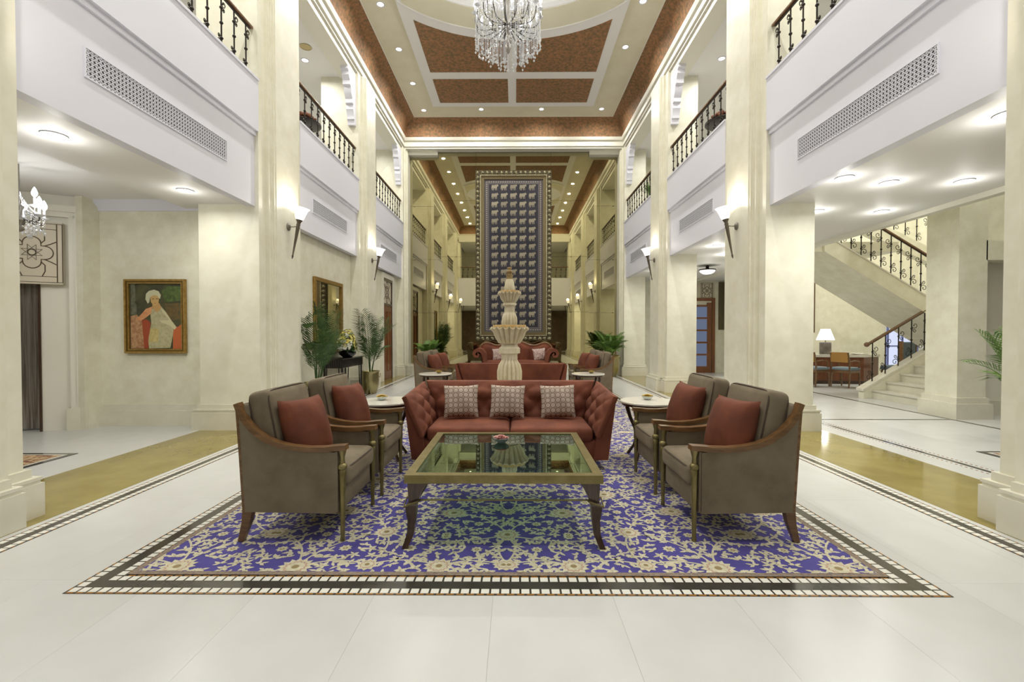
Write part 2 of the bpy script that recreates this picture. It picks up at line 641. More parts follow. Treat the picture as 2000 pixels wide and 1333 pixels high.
# ---- balcony fascias between the columns, gallery slabs, gallery shell
n = 0
for s in (-1, 1):
    side = 'left' if s < 0 else 'right'
    for (y0, y1) in BAYS:
        n += 1
        mb = MB()
        a, b = sorted((s * 3.50, s * 3.62)); mb.box(a, b, y0, y1, 3.06, 4.07)
        struct('trim_%d' % n, mb, M_WHITE)
        mb = MB()
        a, b = sorted((s * 3.44, s * 3.62)); mb.box(a, b, y0, y1, 4.07, 4.75)
        a, b = sorted((s * 3.475, s * 3.5)); mb.box(a, b, y0, y1, 4.01, 4.07)
        a, b = sorted((s * 3.425, s * 3.66)); mb.box(a, b, y0, y1, 4.75, 4.78)
        struct('trim_parapet_%d' % n, mb, M_WHITE)
    # gallery slab = aisle ceiling
    if s < 0:
        struct('ceiling_aisle_left', MB().box(-4.6, -3.62, 1.1, 14.9, 3.09, 4.6), M_CEILW)
        struct('ceiling_aisle_left_tray', MB().box(-7.5, -4.6, 1.1, 14.9, 3.2, 4.6), M_CEILW)
    else:
        struct('ceiling_aisle_right', MB().box(3.62, 5.95, 1.1, 15.6, 3.09, 4.6), M_CEILW)
    xo = 6.0
    a, b = sorted((s * 3.62, s * 6.3)); struct('ceiling_gallery_' + side, MB().box(a, b, -3.0, 15.2, 7.05, 7.2), M_CEILW)
    a, b = sorted((s * 6.0, s * 6.3)); struct('wall_gallery_' + side, MB().box(a, b, -3.0, 15.2, 4.6 if s < 0 else 4.3, 7.05), M_WALL)
    a, b = sorted((s * 3.4, s * 6.3)); struct('wall_gallery_end_' + side, MB().box(a, b, 14.95, 15.2, 4.6, 7.05), M_WALL)
    # upper beam
    a, b = sorted((s * 3.5, s * 3.85)); struct('beam_' + side, MB().box(a, b, 1.2, 14.7, 7.02, 7.6), M_TRIM)

# ---- white scroll corbels beside the upper columns
def corbel(s, y, d):
    prof = [(0, 0), (0.62, 0), (0.62, -0.07), (0.54, -0.10), (0.55, -0.17), (0.46, -0.26), (0.46, -0.34), (0.38, -0.36), (0.36, -0.47),
            (0.27, -0.58), (0.27, -0.66), (0.2, -0.68), (0.22, -0.78), (0.15, -0.9), (0.15, -0.97), (0.11, -0.99), (0.1, -1.08), (0, -1.08)]
    pts = [(y + d * p * 0.8, 7.03 + q) for (p, q) in prof]
    a, b = sorted((s * 3.5, s * 3.66))
    o = MB().prism(pts, 'x', a, b)
    return o
nm = {(-1, 'C'): 'left wall under the ceiling, above the palm and sconce', (1, 'C'): 'right wall under the ceiling, above the gallery rail',
      (-1, 'D'): 'far left corner beside the mirror wall', (1, 'D'): 'far right corner beside the mirror wall', (1, 'B'): 'right column nearest the viewer, at the top edge',
      (-1, 'B'): 'left column nearest the viewer, at the top edge'}
for (s, k), t in nm.items():
    o = corbel(s, PIERS[k][0], -1).build('corbel', M_WHITE, None, 30)
    tag(o, 'white stepped scroll corbel on the ' + t, 'corbel', 'white gallery corbels')

# ---- cornice, cove, flat ceiling and coffers
def rect_sweep(mb, prof, x0, x1, y0, y1):
    vs = []; fs = []
    for (d, z) in prof:
        vs += [(x0 + d, y0 + d, z), (x1 - d, y0 + d, z), (x1 - d, y1 - d, z), (x0 + d, y1 - d, z)]
    for i in range(len(prof) - 1):
        for k in range(4):
            k2 = (k + 1) % 4
            fs.append((i * 4 + k, i * 4 + k2, (i + 1) * 4 + k2, (i + 1) * 4 + k))
    mb.add(vs, fs)
mb = MB()
rect_sweep(mb, [(-0.35, 7.14), (-0.06, 7.14), (-0.06, 7.19), (-0.02, 7.20), (-0.02, 7.30), (-0.05, 7.31), (-0.05, 7.36), (0.0, 7.38), (0.02, 7.42), (0.03, 7.47), (-0.02, 7.49), (-0.3, 7.49)],
           -CHW, CHW, CY0, CY1)
struct('trim_cornice', mb, M_TRIM, 20)
mb = MB()
prof = []
for q in range(11):
    t = PI / 2 * q / 10
    prof.append((0.0 + 0.36 * (1 - math.cos(t)), 7.47 + 0.48 * math.sin(t)))
rect_sweep(mb, prof, -CHW, CHW, CY0, CY1)
struct('ceiling_cove', mb, M_BROWN, 50)
ceil = sroot('ceiling')
CI = 3.02
FW, FY0, FY1, YC = 2.32, 2.33, 13.27, 7.80
mb = MB()
mb.box(-CI - 0.05, -FW, CY0 + 0.3, CY1 - 0.3, ZC, ZC + 0.1); mb.box(FW, CI + 0.05, CY0 + 0.3, CY1 - 0.3, ZC, ZC + 0.1)
mb.box(-FW, FW, CY0 + 0.3, FY0, ZC, ZC + 0.1); mb.box(-FW, FW, FY1, CY1 - 0.3, ZC, ZC + 0.1)
mb.build('flat_border', M_CEILB, ceil, None)
mb = MB(); rect_sweep(mb, [(0.0, ZC - 0.012), (0.03, ZC - 0.012), (0.03, ZC + 0.02)], -CI - 0.02, CI + 0.02, CY0 + 0.34, CY1 - 0.34)
mb.build('picture_bead', M_TRIM, ceil, None)
# white coffer plate with an oval hole
AE, BE = 2.22, 1.55
N = 96
def rect_hit(a):
    c, s_ = math.cos(a), math.sin(a)
    hx, hy = FW, (FY1 - FY0) / 2
    t = min(hx / abs(c) if abs(c) > 1e-9 else 1e9, hy / abs(s_) if abs(s_) > 1e-9 else 1e9)
    return (c * t, YC + s_ * t)
angs = sorted([2 * PI * k / N for k in range(N)] + [math.atan2(sy * (FY1 - FY0) / 2, sx * FW) % (2 * PI) for sx in (-1, 1) for sy in (-1, 1)])
vs = []; fs = []
for a in angs:
    c, s_ = math.cos(a), math.sin(a)
    re = 1 / math.sqrt((c / AE) ** 2 + (s_ / BE) ** 2)
    x, y = rect_hit(a)
    vs += [(x, y, ZC), (x, y, ZC - 0.06), (c * re, YC + s_ * re, ZC - 0.06), (c * re, YC + s_ * re, ZC + 0.05)]
L = len(angs)
for i in range(L):
    j = (i + 1) % L
    for k in range(3):
        fs.append((i * 4 + k, j * 4 + k, j * 4 + k + 1, i * 4 + k + 1))
mb = MB(); mb.add(vs, fs); mb.build('coffer_plate', M_CEILW, ceil, 30)
# oval dome
vs = []; fs = []
for i in range(8):
    t = i / 7.0
    for k in range(48):
        a = 2 * PI * k / 48
        rr = math.cos(t * PI / 2) if i < 7 else 0.01
        vs.append((AE * rr * math.cos(a), YC + BE * rr * math.sin(a), ZC + 0.03 + 0.42 * math.sin(t * PI / 2)))
for i in range(7):
    for k in range(48):
        k2 = (k + 1) % 48
        fs.append((i * 48 + k, i * 48 + k2, (i + 1) * 48 + k2, (i + 1) * 48 + k))
mb = MB(); mb.add(vs, fs); mb.build('oval_dome', M_CEILW, ceil, 60)
# oval rings (clipped to the coffer) and brown panels
def ell_y(x, a, b):
    return b * math.sqrt(max(0.0, 1 - (x / a) ** 2))
def band(mb, a0, b0, a1, b1, xl, z0, z1, n=40):
    for sg in (-1, 1):
        for i in range(n):
            xa = -xl + 2 * xl * i / n; xb = -xl + 2 * xl * (i + 1) / n
            q = [(xa, YC + sg * ell_y(xa, a0, b0)), (xb, YC + sg * ell_y(xb, a0, b0)), (xb, YC + sg * ell_y(xb, a1, b1)), (xa, YC + sg * ell_y(xa, a1, b1))]
            mb.prism(q, 'z', z0, z1)
mb = MB(); band(mb, AE + 0.001, BE + 0.03, 2.77, 2.19, 2.2, ZC - 0.068, ZC - 0.05); mb.build('oval_ring', M_CEILB, ceil, None)
mb = MB(); band(mb, 2.77, 2.19, 2.80, 2.23, 2.28, ZC - 0.085, ZC - 0.05); mb.build('ring_bead', M_CEILW, ceil, None)
for sg in (-1, 1):
    for (xa, xb) in ((-2.08, -0.14), (0.08, 2.08)):
        y0, y1 = sorted((YC + sg * (11.84 - YC), YC + sg * (13.04 - YC)))
        MB().box(xa, xb, y0, y1, ZC - 0.066, ZC - 0.05).build('damask_panel', M_BROWN, ceil, None)
        pts = [(xa, YC + sg * (11.53 - YC)), (xb, YC + sg * (11.53 - YC))]
        for i in range(15):
            x = xb + (xa - xb) * i / 14
            pts.append((x, YC + sg * ell_y(x, 3.03, 2.50)))
        MB().prism(pts, 'z', ZC - 0.066, ZC - 0.05).build('damask_panel', M_BROWN, ceil, None)

# ---- end wall behind the mirror
struct('wall_back', MB().box(-3.6, 3.6, 14.95, 15.2, 0, 7.6), M_TRIM)
mb = MB()
mb.box(-3.42, -2.42, 14.60, 14.95, 7.02, 7.155); mb.box(2.42, 3.42, 14.60, 14.95, 7.02, 7.155)
mb.box(-3.42, 3.42, 14.5, 14.95, 7.155, 7.6)
struct('trim_mirror_beam', mb, M_TRIM)
mb = MB()
mb.box(-3.42, 3.42, 14.66, 14.95, 0, 0.27); mb.box(-3.42, 3.42, 14.68, 14.95, 0.27, 0.33)
struct('baseboard_back', mb, M_BASE)
mir = thing('wall_mirror', 'bronze tinted panelled mirror covering the whole end wall of the lobby', 'mirror', (0, YMIR, 0.33))
zc = [0.33, 2.02, 3.80, 5.60, 7.16]; zs = [0.33, 2.00, 3.72, 5.45, 7.04]
for (xa, xb) in ((-2.42, -1.20), (-1.20, 1.20), (1.20, 2.42)):
    for i in range(4):
        MB().box(xa + 0.003, xb - 0.003, 0, 0.02, zc[i] + 0.003 - 0.33, zc[i + 1] - 0.003 - 0.33).build('mirror_panel', M_MIRROR, mir, None)
for (xa, xb) in ((-3.40, -2.42), (2.42, 3.40)):
    for i in range(4):
        MB().box(xa + 0.003, xb - 0.003, 0.10, 0.12, zs[i] + 0.003 - 0.33, zs[i + 1] - 0.003 - 0.33).build('mirror_panel', M_MIRROR, mir, None)
MB().box(-2.42, 2.42, 0.022, 0.20, 0, 6.83).build('backing', mat('mirror_backing', (60, 54, 40), 0.5), mir, None)
ros = MB().ball((0, 0, 0), 0.022, 6, 4).mesh('rosette', M_BRASS, 50)
for x in (-3.22, -1.85, 1.85, 3.22):
    for z in (zc[1:4] if abs(x) < 2.4 else zs[1:4]):
        inst('rosette', ros, (x, 0.0 if abs(x) < 2.4 else 0.1, z - 0.33), parent=mir)

# ---- left aisle
struct('wall_left', MB().box(-3.85, -3.65, 7.42, 10.22, 0, 3.10), M_WALL)
struct('wall_left_far', MB().box(-3.85, -3.65, 11.45, 14.25, 0, 3.10), M_WALL)
struct('wall_portrait', MB().box(-5.95, -4.26, 6.46, 6.66, 0, 3.25), M_WALL)
struct('wall_left_outer', MB().box(-7.5, -7.3, -6.2, 7.0, 0, 3.25), M_WALL)
mb = MB()
mb.box(-3.65, -3.62, 7.42, 10.22, 0, 0.24); mb.box(-3.65, -3.635, 7.42, 10.22, 0.24, 0.33)
mb.box(-3.65, -3.62, 11.45, 12.5, 0, 0.24); mb.box(-3.65, -3.62, 13.62, 14.25, 0, 0.24); mb.box(-3.65, -3.635, 13.62, 14.25, 0.24, 0.33)
struct('baseboard_left', mb, M_BASE)
mb = MB()
mb.box(-5.93, -4.30, 6.43, 6.46, 0, 0.22); mb.box(-5.93, -4.30, 6.445, 6.46, 0.22, 0.31)
struct('baseboard_portrait', mb, M_BASE)
mb = MB()
mb.prism([(6.46, 3.06), (6.44, 3.06), (6.43, 3.1), (6.38, 3.15), (6.36, 3.2), (6.46, 3.2)], 'x', -5.9, -4.26)
struct('trim_crown', mb, M_WHITE)

# ---- right aisle, stair hall
struct('wall_right_far', MB().box(3.6, 7.3, 15.4, 15.6, 0, 3.3), M_WALL)
struct('wall_partition', MB().box(7.1, 7.3, 13.6, 15.4, 0, 7.0), M_WALL)
struct('wall_stair_back', MB().box(7.3, 12.4, 13.6, 13.8, 0, 7.0), M_WALL)
struct('wall_stair_side', MB().box(12.0, 12.2, -6.2, 13.8, 0, 7.0), M_WALL)
struct('ceiling_stair', MB().box(5.9, 12.4, 1.0, 13.9, 6.9, 7.05), M_CEILB)
struct('ceiling_stair_front', MB().box(5.95, 12.2, 1.1, 4.6, 3.09, 3.4), M_CEILW)
struct('wall_stair_front', MB().box(5.95, 12.2, 4.45, 4.6, 3.4, 6.95), M_WALL)
struct('ceiling_aisle_right_far', MB().box(5.95, 7.3, 13.6, 15.6, 3.09, 3.4), M_CEILW)
mb = MB()
mb.box(5.90, 6.02, 4.6, 15.3, 3.02, 3.1); mb.box(5.95, 6.0, 4.6, 15.3, 3.1, 4.6)
struct('trim_stairwell', mb, M_TRIM)
mb = MB()
mb.box(6.86, 7.30, 7.05, 7.60, 0, 6.95)
mb.box(7.28, 12.0, 7.55, 7.75, 2.45, 6.95)
struct('column_stair', mb, M_WALL)
struct('wall_stair_niche', MB().box(7.31, 12.0, 7.42, 7.58, 0, 2.45), M_TRIM)
struct('trim_niche_head', MB().box(7.28, 12.0, 7.05, 7.62, 2.45, 2.75), M_WALL)
mb = MB(); mb.box(6.80, 7.36, 6.99, 7.66, 0, 0.24); mb.box(6.83, 7.33, 7.02, 7.63, 0.24, 0.33)
mb.box(7.3, 12.0, 7.36, 7.45, 0, 0.24)
struct('baseboard_stair', mb, M_BASE)

# ---- lobby behind the photographer (seen in the mirror)
M_LOBBY = mat('lobby_brown', (104, 84, 62), 0.5, col2=(122, 100, 76), scale=3)
struct('wall_front', MB().box(-7.5, 12.4, -6.4, -6.2, 0, 3.3), M_LOBBY)
struct('ceiling_lobby', MB().box(-7.5, 12.4, -6.4, 1.1, 3.1, 4.6), M_CEILW)
struct('wall_front_upper', MB().box(-6.3, 6.3, -3.2, -3.0, 4.6, 7.2), M_WALL)
struct('trim_front_fascia', MB().box(-3.45, 3.45, 1.04, 1.14, 3.06, 4.77), M_WHITE)
struct('beam_front', MB().box(-3.6, 3.6, 0.9, 1.2, 7.0, 7.6), M_TRIM)
struct('ceiling_gallery_front', MB().box(-3.5, 3.5, -3.2, 1.0, 7.05, 7.2), M_CEILW)
struct('wall_lobby_right', MB().box(12.2, 12.4, -6.4, 13.9, 0, 7.0), M_WALL)
mb = MB(); mb.box(-2.3, -0.9, -6.22, -6.15, 0, 2.4); mb.box(1.2, 2.6, -6.22, -6.15, 0, 2.4)
struct('door_front', mb, M_DKWOOD)
# ---- roof so that no daylight falls in
struct('roof', MB().box(-7.7, 12.6, -6.6, 16.2, 8.6, 8.8), M_CEILB)
# ================================================================== rug
M_RUGB = mat('rug_blue', (64, 57, 132), 0.95, col2=(82, 74, 154), scale=3, detail=5, sheen=0.2)
M_RUGP = mat('rug_pink', (186, 150, 130), 0.95)
M_RUGT = mat('rug_tan', (150, 132, 92), 0.95)
M_RUGD = mat('rug_edge', (120, 104, 96), 0.95, col2=(150, 136, 118), scale=60)
def build_rug():
    rx0, rx1, ry0, ry1 = RX0 + W, RX1 - W, RY0 + W, RY1 - W
    root = thing('area_rug', 'long blue rug with cream floral vine pattern in the stone border', 'rug', ((rx0 + rx1) / 2, ry0, 0))
    hw = (rx1 - rx0) / 2; ln = ry1 - ry0
    MB().box(-hw, hw, 0, ln, 0, 0.006).build('rug_field', M_RUGB, root, None)
    mb = MB()
    ew = 0.035
    mb.box(-hw, hw, 0, ew, 0, 0.0068); mb.box(-hw, hw, ln - ew, ln, 0, 0.0068)
    mb.box(-hw, -hw + ew, ew, ln - ew, 0, 0.0068); mb.box(hw - ew, hw, ew, ln - ew, 0, 0.0068)
    mb.build('rug_binding', M_RUGD, root, None)
    rng = random.Random(11)
    V = []; F = []; MI = []
    T = 2.03                      # repeat length; half width is one mirrored repeat
    H = hw - 0.02
    quarter = []                  # (pts, z, material)
    def poly(pts, z, mi):
        quarter.append((pts, z, mi))
    def rosette(cx, cy, r, n, rot=0.0, pink=True):
        def star(rr, k, inner, off=0.0):
            pts = []
            for i in range(n * 2 * k):
                a = rot + off + 2 * PI * i / (n * 2 * k)
                q = rr * (1.0 if (i % 2 == 0) else inner)
                pts.append((cx + q * math.cos(a), cy + q * math.sin(a)))
            return pts
        if pink:
            poly(star(r * 1.0, 1, 0.74), 0.0075, 0)
            poly(star(r * 0.66, 1, 0.80, 0.2), 0.0079, 1)
            poly(star(r * 0.56, 1, 0.80, 0.2), 0.0083, 0)
            poly(star(r * 0.22, 1, 0.85), 0.0087, 2)
        else:
            poly(star(r, 1, 0.70), 0.0075, 0)
            poly(star(r * 0.4, 1, 0.8), 0.0079, 2)
            poly(star(r * 0.2, 1, 0.8), 0.0083, 0)
    def leaf(cx, cy, a, l, wd, mi=0, jag=True):
        ca, sa = math.cos(a), math.sin(a)
        prof = [(0, 0), (0.14, 0.5), (0.24, 0.4), (0.36, 0.95), (0.46, 0.6), (0.6, 0.85), (0.7, 0.45), (0.82, 0.5), (1, 0)] if jag else \
               [(0, 0), (0.2, 0.55), (0.45, 0.9), (0.75, 0.5), (1, 0)]
        up = [(t * l, h * wd) for t, h in prof]
        dn = [(t * l, -h * wd * 0.9) for t, h in reversed(prof[1:-1])]
        pts = [(cx + x * ca - y * sa, cy + x * sa + y * ca) for x, y in up + dn]
        poly(pts, 0.0072, mi)
    def vine(p0, p1, bend, wd=0.008, leaves=True):
        x0, y0 = p0; x1, y1 = p1
        mx, my = (x0 + x1) / 2, (y0 + y1) / 2
        dx, dy = x1 - x0, y1 - y0
        d = math.hypot(dx, dy) or 1
        cx, cy = mx - dy / d * bend * d, my + dx / d * bend * d
        P = []
        for i in range(11):
            t = i / 10
            P.append(((1 - t) ** 2 * x0 + 2 * t * (1 - t) * cx + t * t * x1, (1 - t) ** 2 * y0 + 2 * t * (1 - t) * cy + t * t * y1))
        for i in range(10):
            ax, ay = P[i]; bx, by = P[i + 1]
            l = math.hypot(bx - ax, by - ay) or 1
            nx, ny = -(by - ay) / l * wd, (bx - ax) / l * wd
            poly([(ax - nx, ay - ny), (bx - nx, by - ny), (bx + nx, by + ny), (ax + nx, ay + ny)], 0.0069, 0)
        if leaves:
            for i in (2, 4, 6, 8):
                ax, ay = P[i]; bx, by = P[i + 1]
                a = math.atan2(by - ay, bx - ax)
                sg = 1 if (i // 2) % 2 else -1
                leaf(ax, ay, a + sg * 0.9, 0.085, 0.024)
    nodes = [(0.0, 0.0, 0.12, 13), (0.0, 1.02, 0.10, 11), (0.52, 0.47, 0.135, 14), (1.05, 0.05, 0.115, 12), (1.02, 0.98, 0.14, 15), (1.58, 0.52, 0.13, 13),
             (0.5, 1.50, 0.12, 12), (1.56, 1.48, 0.135, 14), (1.98, 1.0, 0.12, 12), (1.98, 0.02, 0.11, 12), (0.02, 1.52, 0.085, 10), (1.04, 1.52, 0.09, 10), (0.0, 0.5, 0.08, 10)]
    smalls = [(0.26, 0.22, .05), (0.3, 0.78, .06), (0.78, 0.24, .055), (0.78, 0.74, .06), (1.3, 0.28, .06), (1.3, 0.76, .055), (0.26, 1.28, .055), (0.76, 1.24, .06),
              (1.3, 1.24, .06), (0.24, 1.76, .05), (0.78, 1.78, .06), (1.3, 1.78, .055), (1.8, 0.3, .055), (1.8, 0.76, .05), (1.8, 1.26, .06), (1.8, 1.76, .05),
              (0.55, 0.98, .05), (1.05, 0.5, .05), (1.56, 0.98, .05), (0.52, 0.0, .05), (1.55, 0.0, .05), (0.52, 1.99, .05)]
    for (x, y, r, n_) in nodes:
        rosette(x, y, r, n_, rng.random())
    for (x, y, r) in smalls:
        rosette(x, y, r, 8, rng.random(), False)
    links = [(0, 2, .3), (2, 1, -.3), (2, 3, .25), (2, 4, -.3), (3, 5, .3), (4, 5, -.28), (1, 6, .3), (4, 6, .3), (4, 7, -.3), (5, 8, .25), (5, 9, -.25), (7, 8, .3), (6, 10, -.3),
             (6, 11, .3), (7, 11, -.3), (0, 3, -.28), (1, 4, .3), (12, 2, .3), (12, 1, .3)]
    for (a, b, k) in links:
        vine(nodes[a][:2], nodes[b][:2], k)
    for (a, b, k) in ((6, 0, .3), (7, 3, -.3), (7, 9, .3), (11, 3, .25), (10, 0, .3)):
        vine(nodes[a][:2], (nodes[b][0], nodes[b][1] + T), k)
    # filler sprigs and small leaves where the ground is empty
    occ = [(x, y, r + 0.02) for (x, y, r, _) in nodes] + [(x, y, r + 0.02) for (x, y, r) in smalls]
    tries = 0
    added = 0
    while tries < 6000 and added < 330:
        tries += 1
        x, y = rng.uniform(0.02, H - 0.02), rng.uniform(0, T)
        if any((x - a) ** 2 + (min(abs(y - b), T - abs(y - b))) ** 2 < (r + 0.03) ** 2 for (a, b, r) in occ):
            continue
        a0 = rng.uniform(0, 2 * PI)
        for q in range(rng.choice((3, 4, 5))):
            leaf(x, y, a0 + q * 2 * PI / 5 + rng.uniform(-.3, .3), rng.uniform(.045, .075), rng.uniform(.013, .021), 0, q % 2 == 0)
        if rng.random() < 0.35:
            rosette(x, y, 0.022, 6, 0, False)
        occ.append((x, y, 0.04))
        added += 1
    def clip(P_, ax, lim, sgn):
        out = []
        for i in range(len(P_)):
            a, b = P_[i], P_[(i + 1) % len(P_)]
            da, db = sgn * (a[ax] - lim), sgn * (b[ax] - lim)
            if da >= 0:
                out.append(a)
            if (da >= 0) != (db >= 0):
                t = da / (da - db)
                out.append((a[0] + (b[0] - a[0]) * t, a[1] + (b[1] - a[1]) * t))
        return out
    KS = 0.76
    ncopy = int(ln / (T * KS)) + 2
    for c in range(-1, ncopy):
        for sg in (-1, 1):
            for rep, qi, (pts, z, mi) in [(r_, q_, e_) for r_ in (0, 1) for q_, e_ in enumerate(quarter)]:
                if rep and sum(p[0] for p in pts) / len(pts) > 1.99:
                    continue
                if rep == 0 and sg < 0 and abs(sum(p[0] for p in pts) / len(pts)) < 0.012:
                    continue
                z = z + (qi % 37) * 1.0e-5 + (4e-6 if sg < 0 else 0)
                ys = [(p[1] + c * T) * KS + 0.5 for p in pts]; xs = [p[0] * KS for p in pts]
                if rep:
                    xs = [2 * 2.0 * KS - q for q in xs]
                    if min(xs) > hw - ew:
                        continue
                    z = z + 2e-6
                if min(ys) < ew or max(ys) > ln - ew or max(xs) > hw - ew:
                    pp = clip(clip(clip(list(zip(xs, ys)), 1, ew, 1), 1, ln - ew, -1), 0, hw - ew, -1)
                    if len(pp) < 3:
                        continue
                else:
                    pp = list(zip(xs, ys))
                o = len(V)
                V.extend((sg * a, b, z) for a, b in pp)
                idx = list(range(o, o + len(pp)))
                if sg < 0:
                    idx.reverse()
                F.append(tuple(idx)); MI.append(mi)
    mb = MB(); mb.v = V; mb.f = F; mb.m = MI
    mb.build('floral_pattern', [M_CREAMPRINT, M_RUGP, M_RUGT], root, None, kind='stuff', recalc=False)
build_rug()

# ================================================================== armchairs
def make_armchair():
    """Faces +x; origin on the floor under its middle."""
    root = thing('armchair', 'armchair', 'armchair')
    arm = [(-0.352, 0.872), (-0.325, 0.80), (-0.285, 0.742), (-0.235, 0.69), (-0.17, 0.645), (-0.09, 0.612), (0.0, 0.592), (0.1, 0.583), (0.2, 0.584), (0.27, 0.592), (0.335, 0.596)]
    for sy in (-1, 1):
        y0, y1 = sorted((sy * 0.285, sy * 0.328))
        pts = [(-0.30, 0.19), (0.275, 0.18), (0.275, 0.565)] + [(x, z - 0.012) for x, z in reversed(arm[1:-2])] + [(-0.335, 0.83)]
        mb = MB().prism(pts, 'y', y0, y1)
        mb.build('side_panel', M_GREY, root, 20)
        # wooden arm rail
        path = [(x, sy * 0.305, z) for x, z in arm]
        wd = [Vector((0, 0.027 + 0.006 * (i > 7), 0)) for i in range(len(arm))]
        th = []
        for i in range(len(arm)):
            a = Vector(path[min(i + 1, len(arm) - 1)]) - Vector(path[max(0, i - 1)])
            nrm = Vector((-a.z, 0, a.x)).normalized()
            th.append(nrm * 0.016)
        MB().strip(path, wd, th).build('arm_rail', M_WOOD, root, 25)
        # rear post and leg in one sweep of wood
        MB().sweep_sq([(-0.345, sy * 0.30, 0.86), (-0.325, sy * 0.30, 0.55), (-0.305, sy * 0.30, 0.19)], [(0.03, 0.045)] * 3).build('rear_post', M_WOOD, root, 20)
        MB().sweep_sq([(-0.285, sy * 0.30, 0.22), (-0.30, sy * 0.30, 0.12), (-0.335, sy * 0.305, 0.0)], [(0.066, 0.05), (0.052, 0.045), (0.034, 0.034)]).build('leg', M_WOOD, root, 20)
        prof = [(1.3 * q_, z_) for q_, z_ in [(0.011, 0.0), (0.0125, 0.01), (0.010, 0.03), (0.016, 0.40), (0.0175, 0.445), (0.015, 0.45), (0.020, 0.456), (0.023, 0.47), (0.020, 0.484), (0.013, 0.492), (0.0115, 0.53), (0.017, 0.556), (0.021, 0.58)]]
        MB().lathe(prof, 14, (0.305, sy * 0.303, 0)).build('brass_leg', M_BRASS, root)
        MB().box(0.268, 0.284, sy * 0.308 - 0.02, sy * 0.308 + 0.02, 0.19, 0.57).build('arm_front', M_GREY, root, None)
    MB().rbox((0.0, 0, 0.255), (0.59, 0.575, 0.15), 0.02).build('seat_base', M_GREY, root)
    c = MB().rbox((0.045, 0, 0.40), (0.575, 0.555, 0.145), 0.045, 3, 4, 0.012).build('seat_cushion', M_GREY, root, 60)
    loop = []
    for k in range(40):
        t = 2 * PI * k / 40
        ct, st = math.cos(t), math.sin(t)
        e_ = 0.24
        loop.append((0.045 + 0.283 * math.copysign(abs(ct) ** e_, ct), 0.273 * math.copysign(abs(st) ** e_, st), 0.452))
    MB().tube(loop, 0.0055, 5, True).build('piping', M_PIPE, c)
    # outer back and back cushion, leaning
    mb = MB().rbox((0, 0, 0), (0.075, 0.575, 0.66), 0.03, 2, 1)
    mb.xf(Matrix.Translation((-0.305, 0, 0.535)) @ Matrix.Rotation(RAD(-5), 4, 'Y'))
    mb.build('back_panel', M_GREY, root, 50)
    MT = Matrix.Translation((-0.205, 0, 0.70)) @ Matrix.Rotation(RAD(-11), 4, 'Y')
    mb = MB().rbox((0, 0, 0), (0.155, 0.55, 0.49), 0.045, 3, 4, 0.014)
    mb.xf(MT)
    b = mb.build('back_cushion', M_GREY, root, 60)
    for fx in (0.062, -0.062):
        loop = []
        for k in range(40):
            t = 2 * PI * k / 40
            ct, st = math.cos(t), math.sin(t)
            loop.append(MT @ Vector((fx, 0.268 * math.copysign(abs(ct) ** 0.24, ct), 0.238 * math.copysign(abs(st) ** 0.24, st))))
        MB().tube(loop, 0.0055, 5, True).build('piping', M_PIPE, b)
    return root

CH = [(-1.345, 3.155, 0.0, 'taupe velvet armchair nearest the viewer on the left side of the glass table'),
      (-1.335, 3.965, 0.0, 'taupe velvet armchair between the nearest left armchair and the left round side table'),
      (1.485, 3.165, PI, 'taupe velvet armchair nearest the viewer on the right side of the glass table'),
      (1.50, 4.0, PI, 'taupe velvet armchair between the nearest right armchair and the right round side table'),
      (-1.62, 9.45, -0.08, 'distant taupe armchair left of the second sofa, nearer of its pair'),
      (-1.60, 10.35, -0.06, 'distant taupe armchair left of the second sofa, farther of its pair'),
      (1.66, 9.45, PI + 0.08, 'distant taupe armchair right of the second sofa, nearer of its pair'),
      (1.64, 10.35, PI + 0.06, 'distant taupe armchair right of the second sofa, farther of its pair')]
proto = make_armchair()
chairs = []
for i, (x, y, rz, lb) in enumerate(CH):
    if i == 0:
        o = proto
        o.location = (x, y, 0.0095); o.rotation_euler = (0, 0, rz); o['label'] = lb
        o['group'] = 'taupe armchairs'
    else:
        o = dup(proto, (x, y, 0.0095), rz, lb, 'taupe armchairs')
    chairs.append(o)

# ---- cushions
def pillow_mesh(wd, ht, th, n=14):
    vs = []; fs = []
    idx = {}
    for side in (1, -1):
        for i in range(n + 1):
            for j in range(n + 1):
                u = -1 + 2 * i / n; v = -1 + 2 * j / n
                edge = (i in (0, n) or j in (0, n))
                key = (i, j, 0 if edge else side)
                if key in idx:
                    continue
                h = ((1 - u * u) * (1 - v * v)) ** 0.42
                x = u * wd / 2 * (1 - 0.075 * (1 - v * v))
                y = v * ht / 2 * (1 - 0.075 * (1 - u * u))
                wob = 0.006 * math.sin(5 * u + 3 * v) * (1 - u * u)
                idx[key] = len(vs)
                vs.append((x, y, side * th / 2 * h + wob))
    def g(i, j, side):
        return idx[(i, j, 0 if (i in (0, n) or j in (0, n)) else side)]
    for side in (1, -1):
        for i in range(n):
            for j in range(n):
                q = [g(i, j, side), g(i + 1, j, side), g(i + 1, j + 1, side), g(i, j + 1, side)]
                if side < 0:
                    q.reverse()
                fs.append(tuple(q))
    mb = MB(); mb.add(vs, fs)
    return mb
PILL = pillow_mesh(0.40, 0.41, 0.21).mesh('cushion', M_RUST, 80)
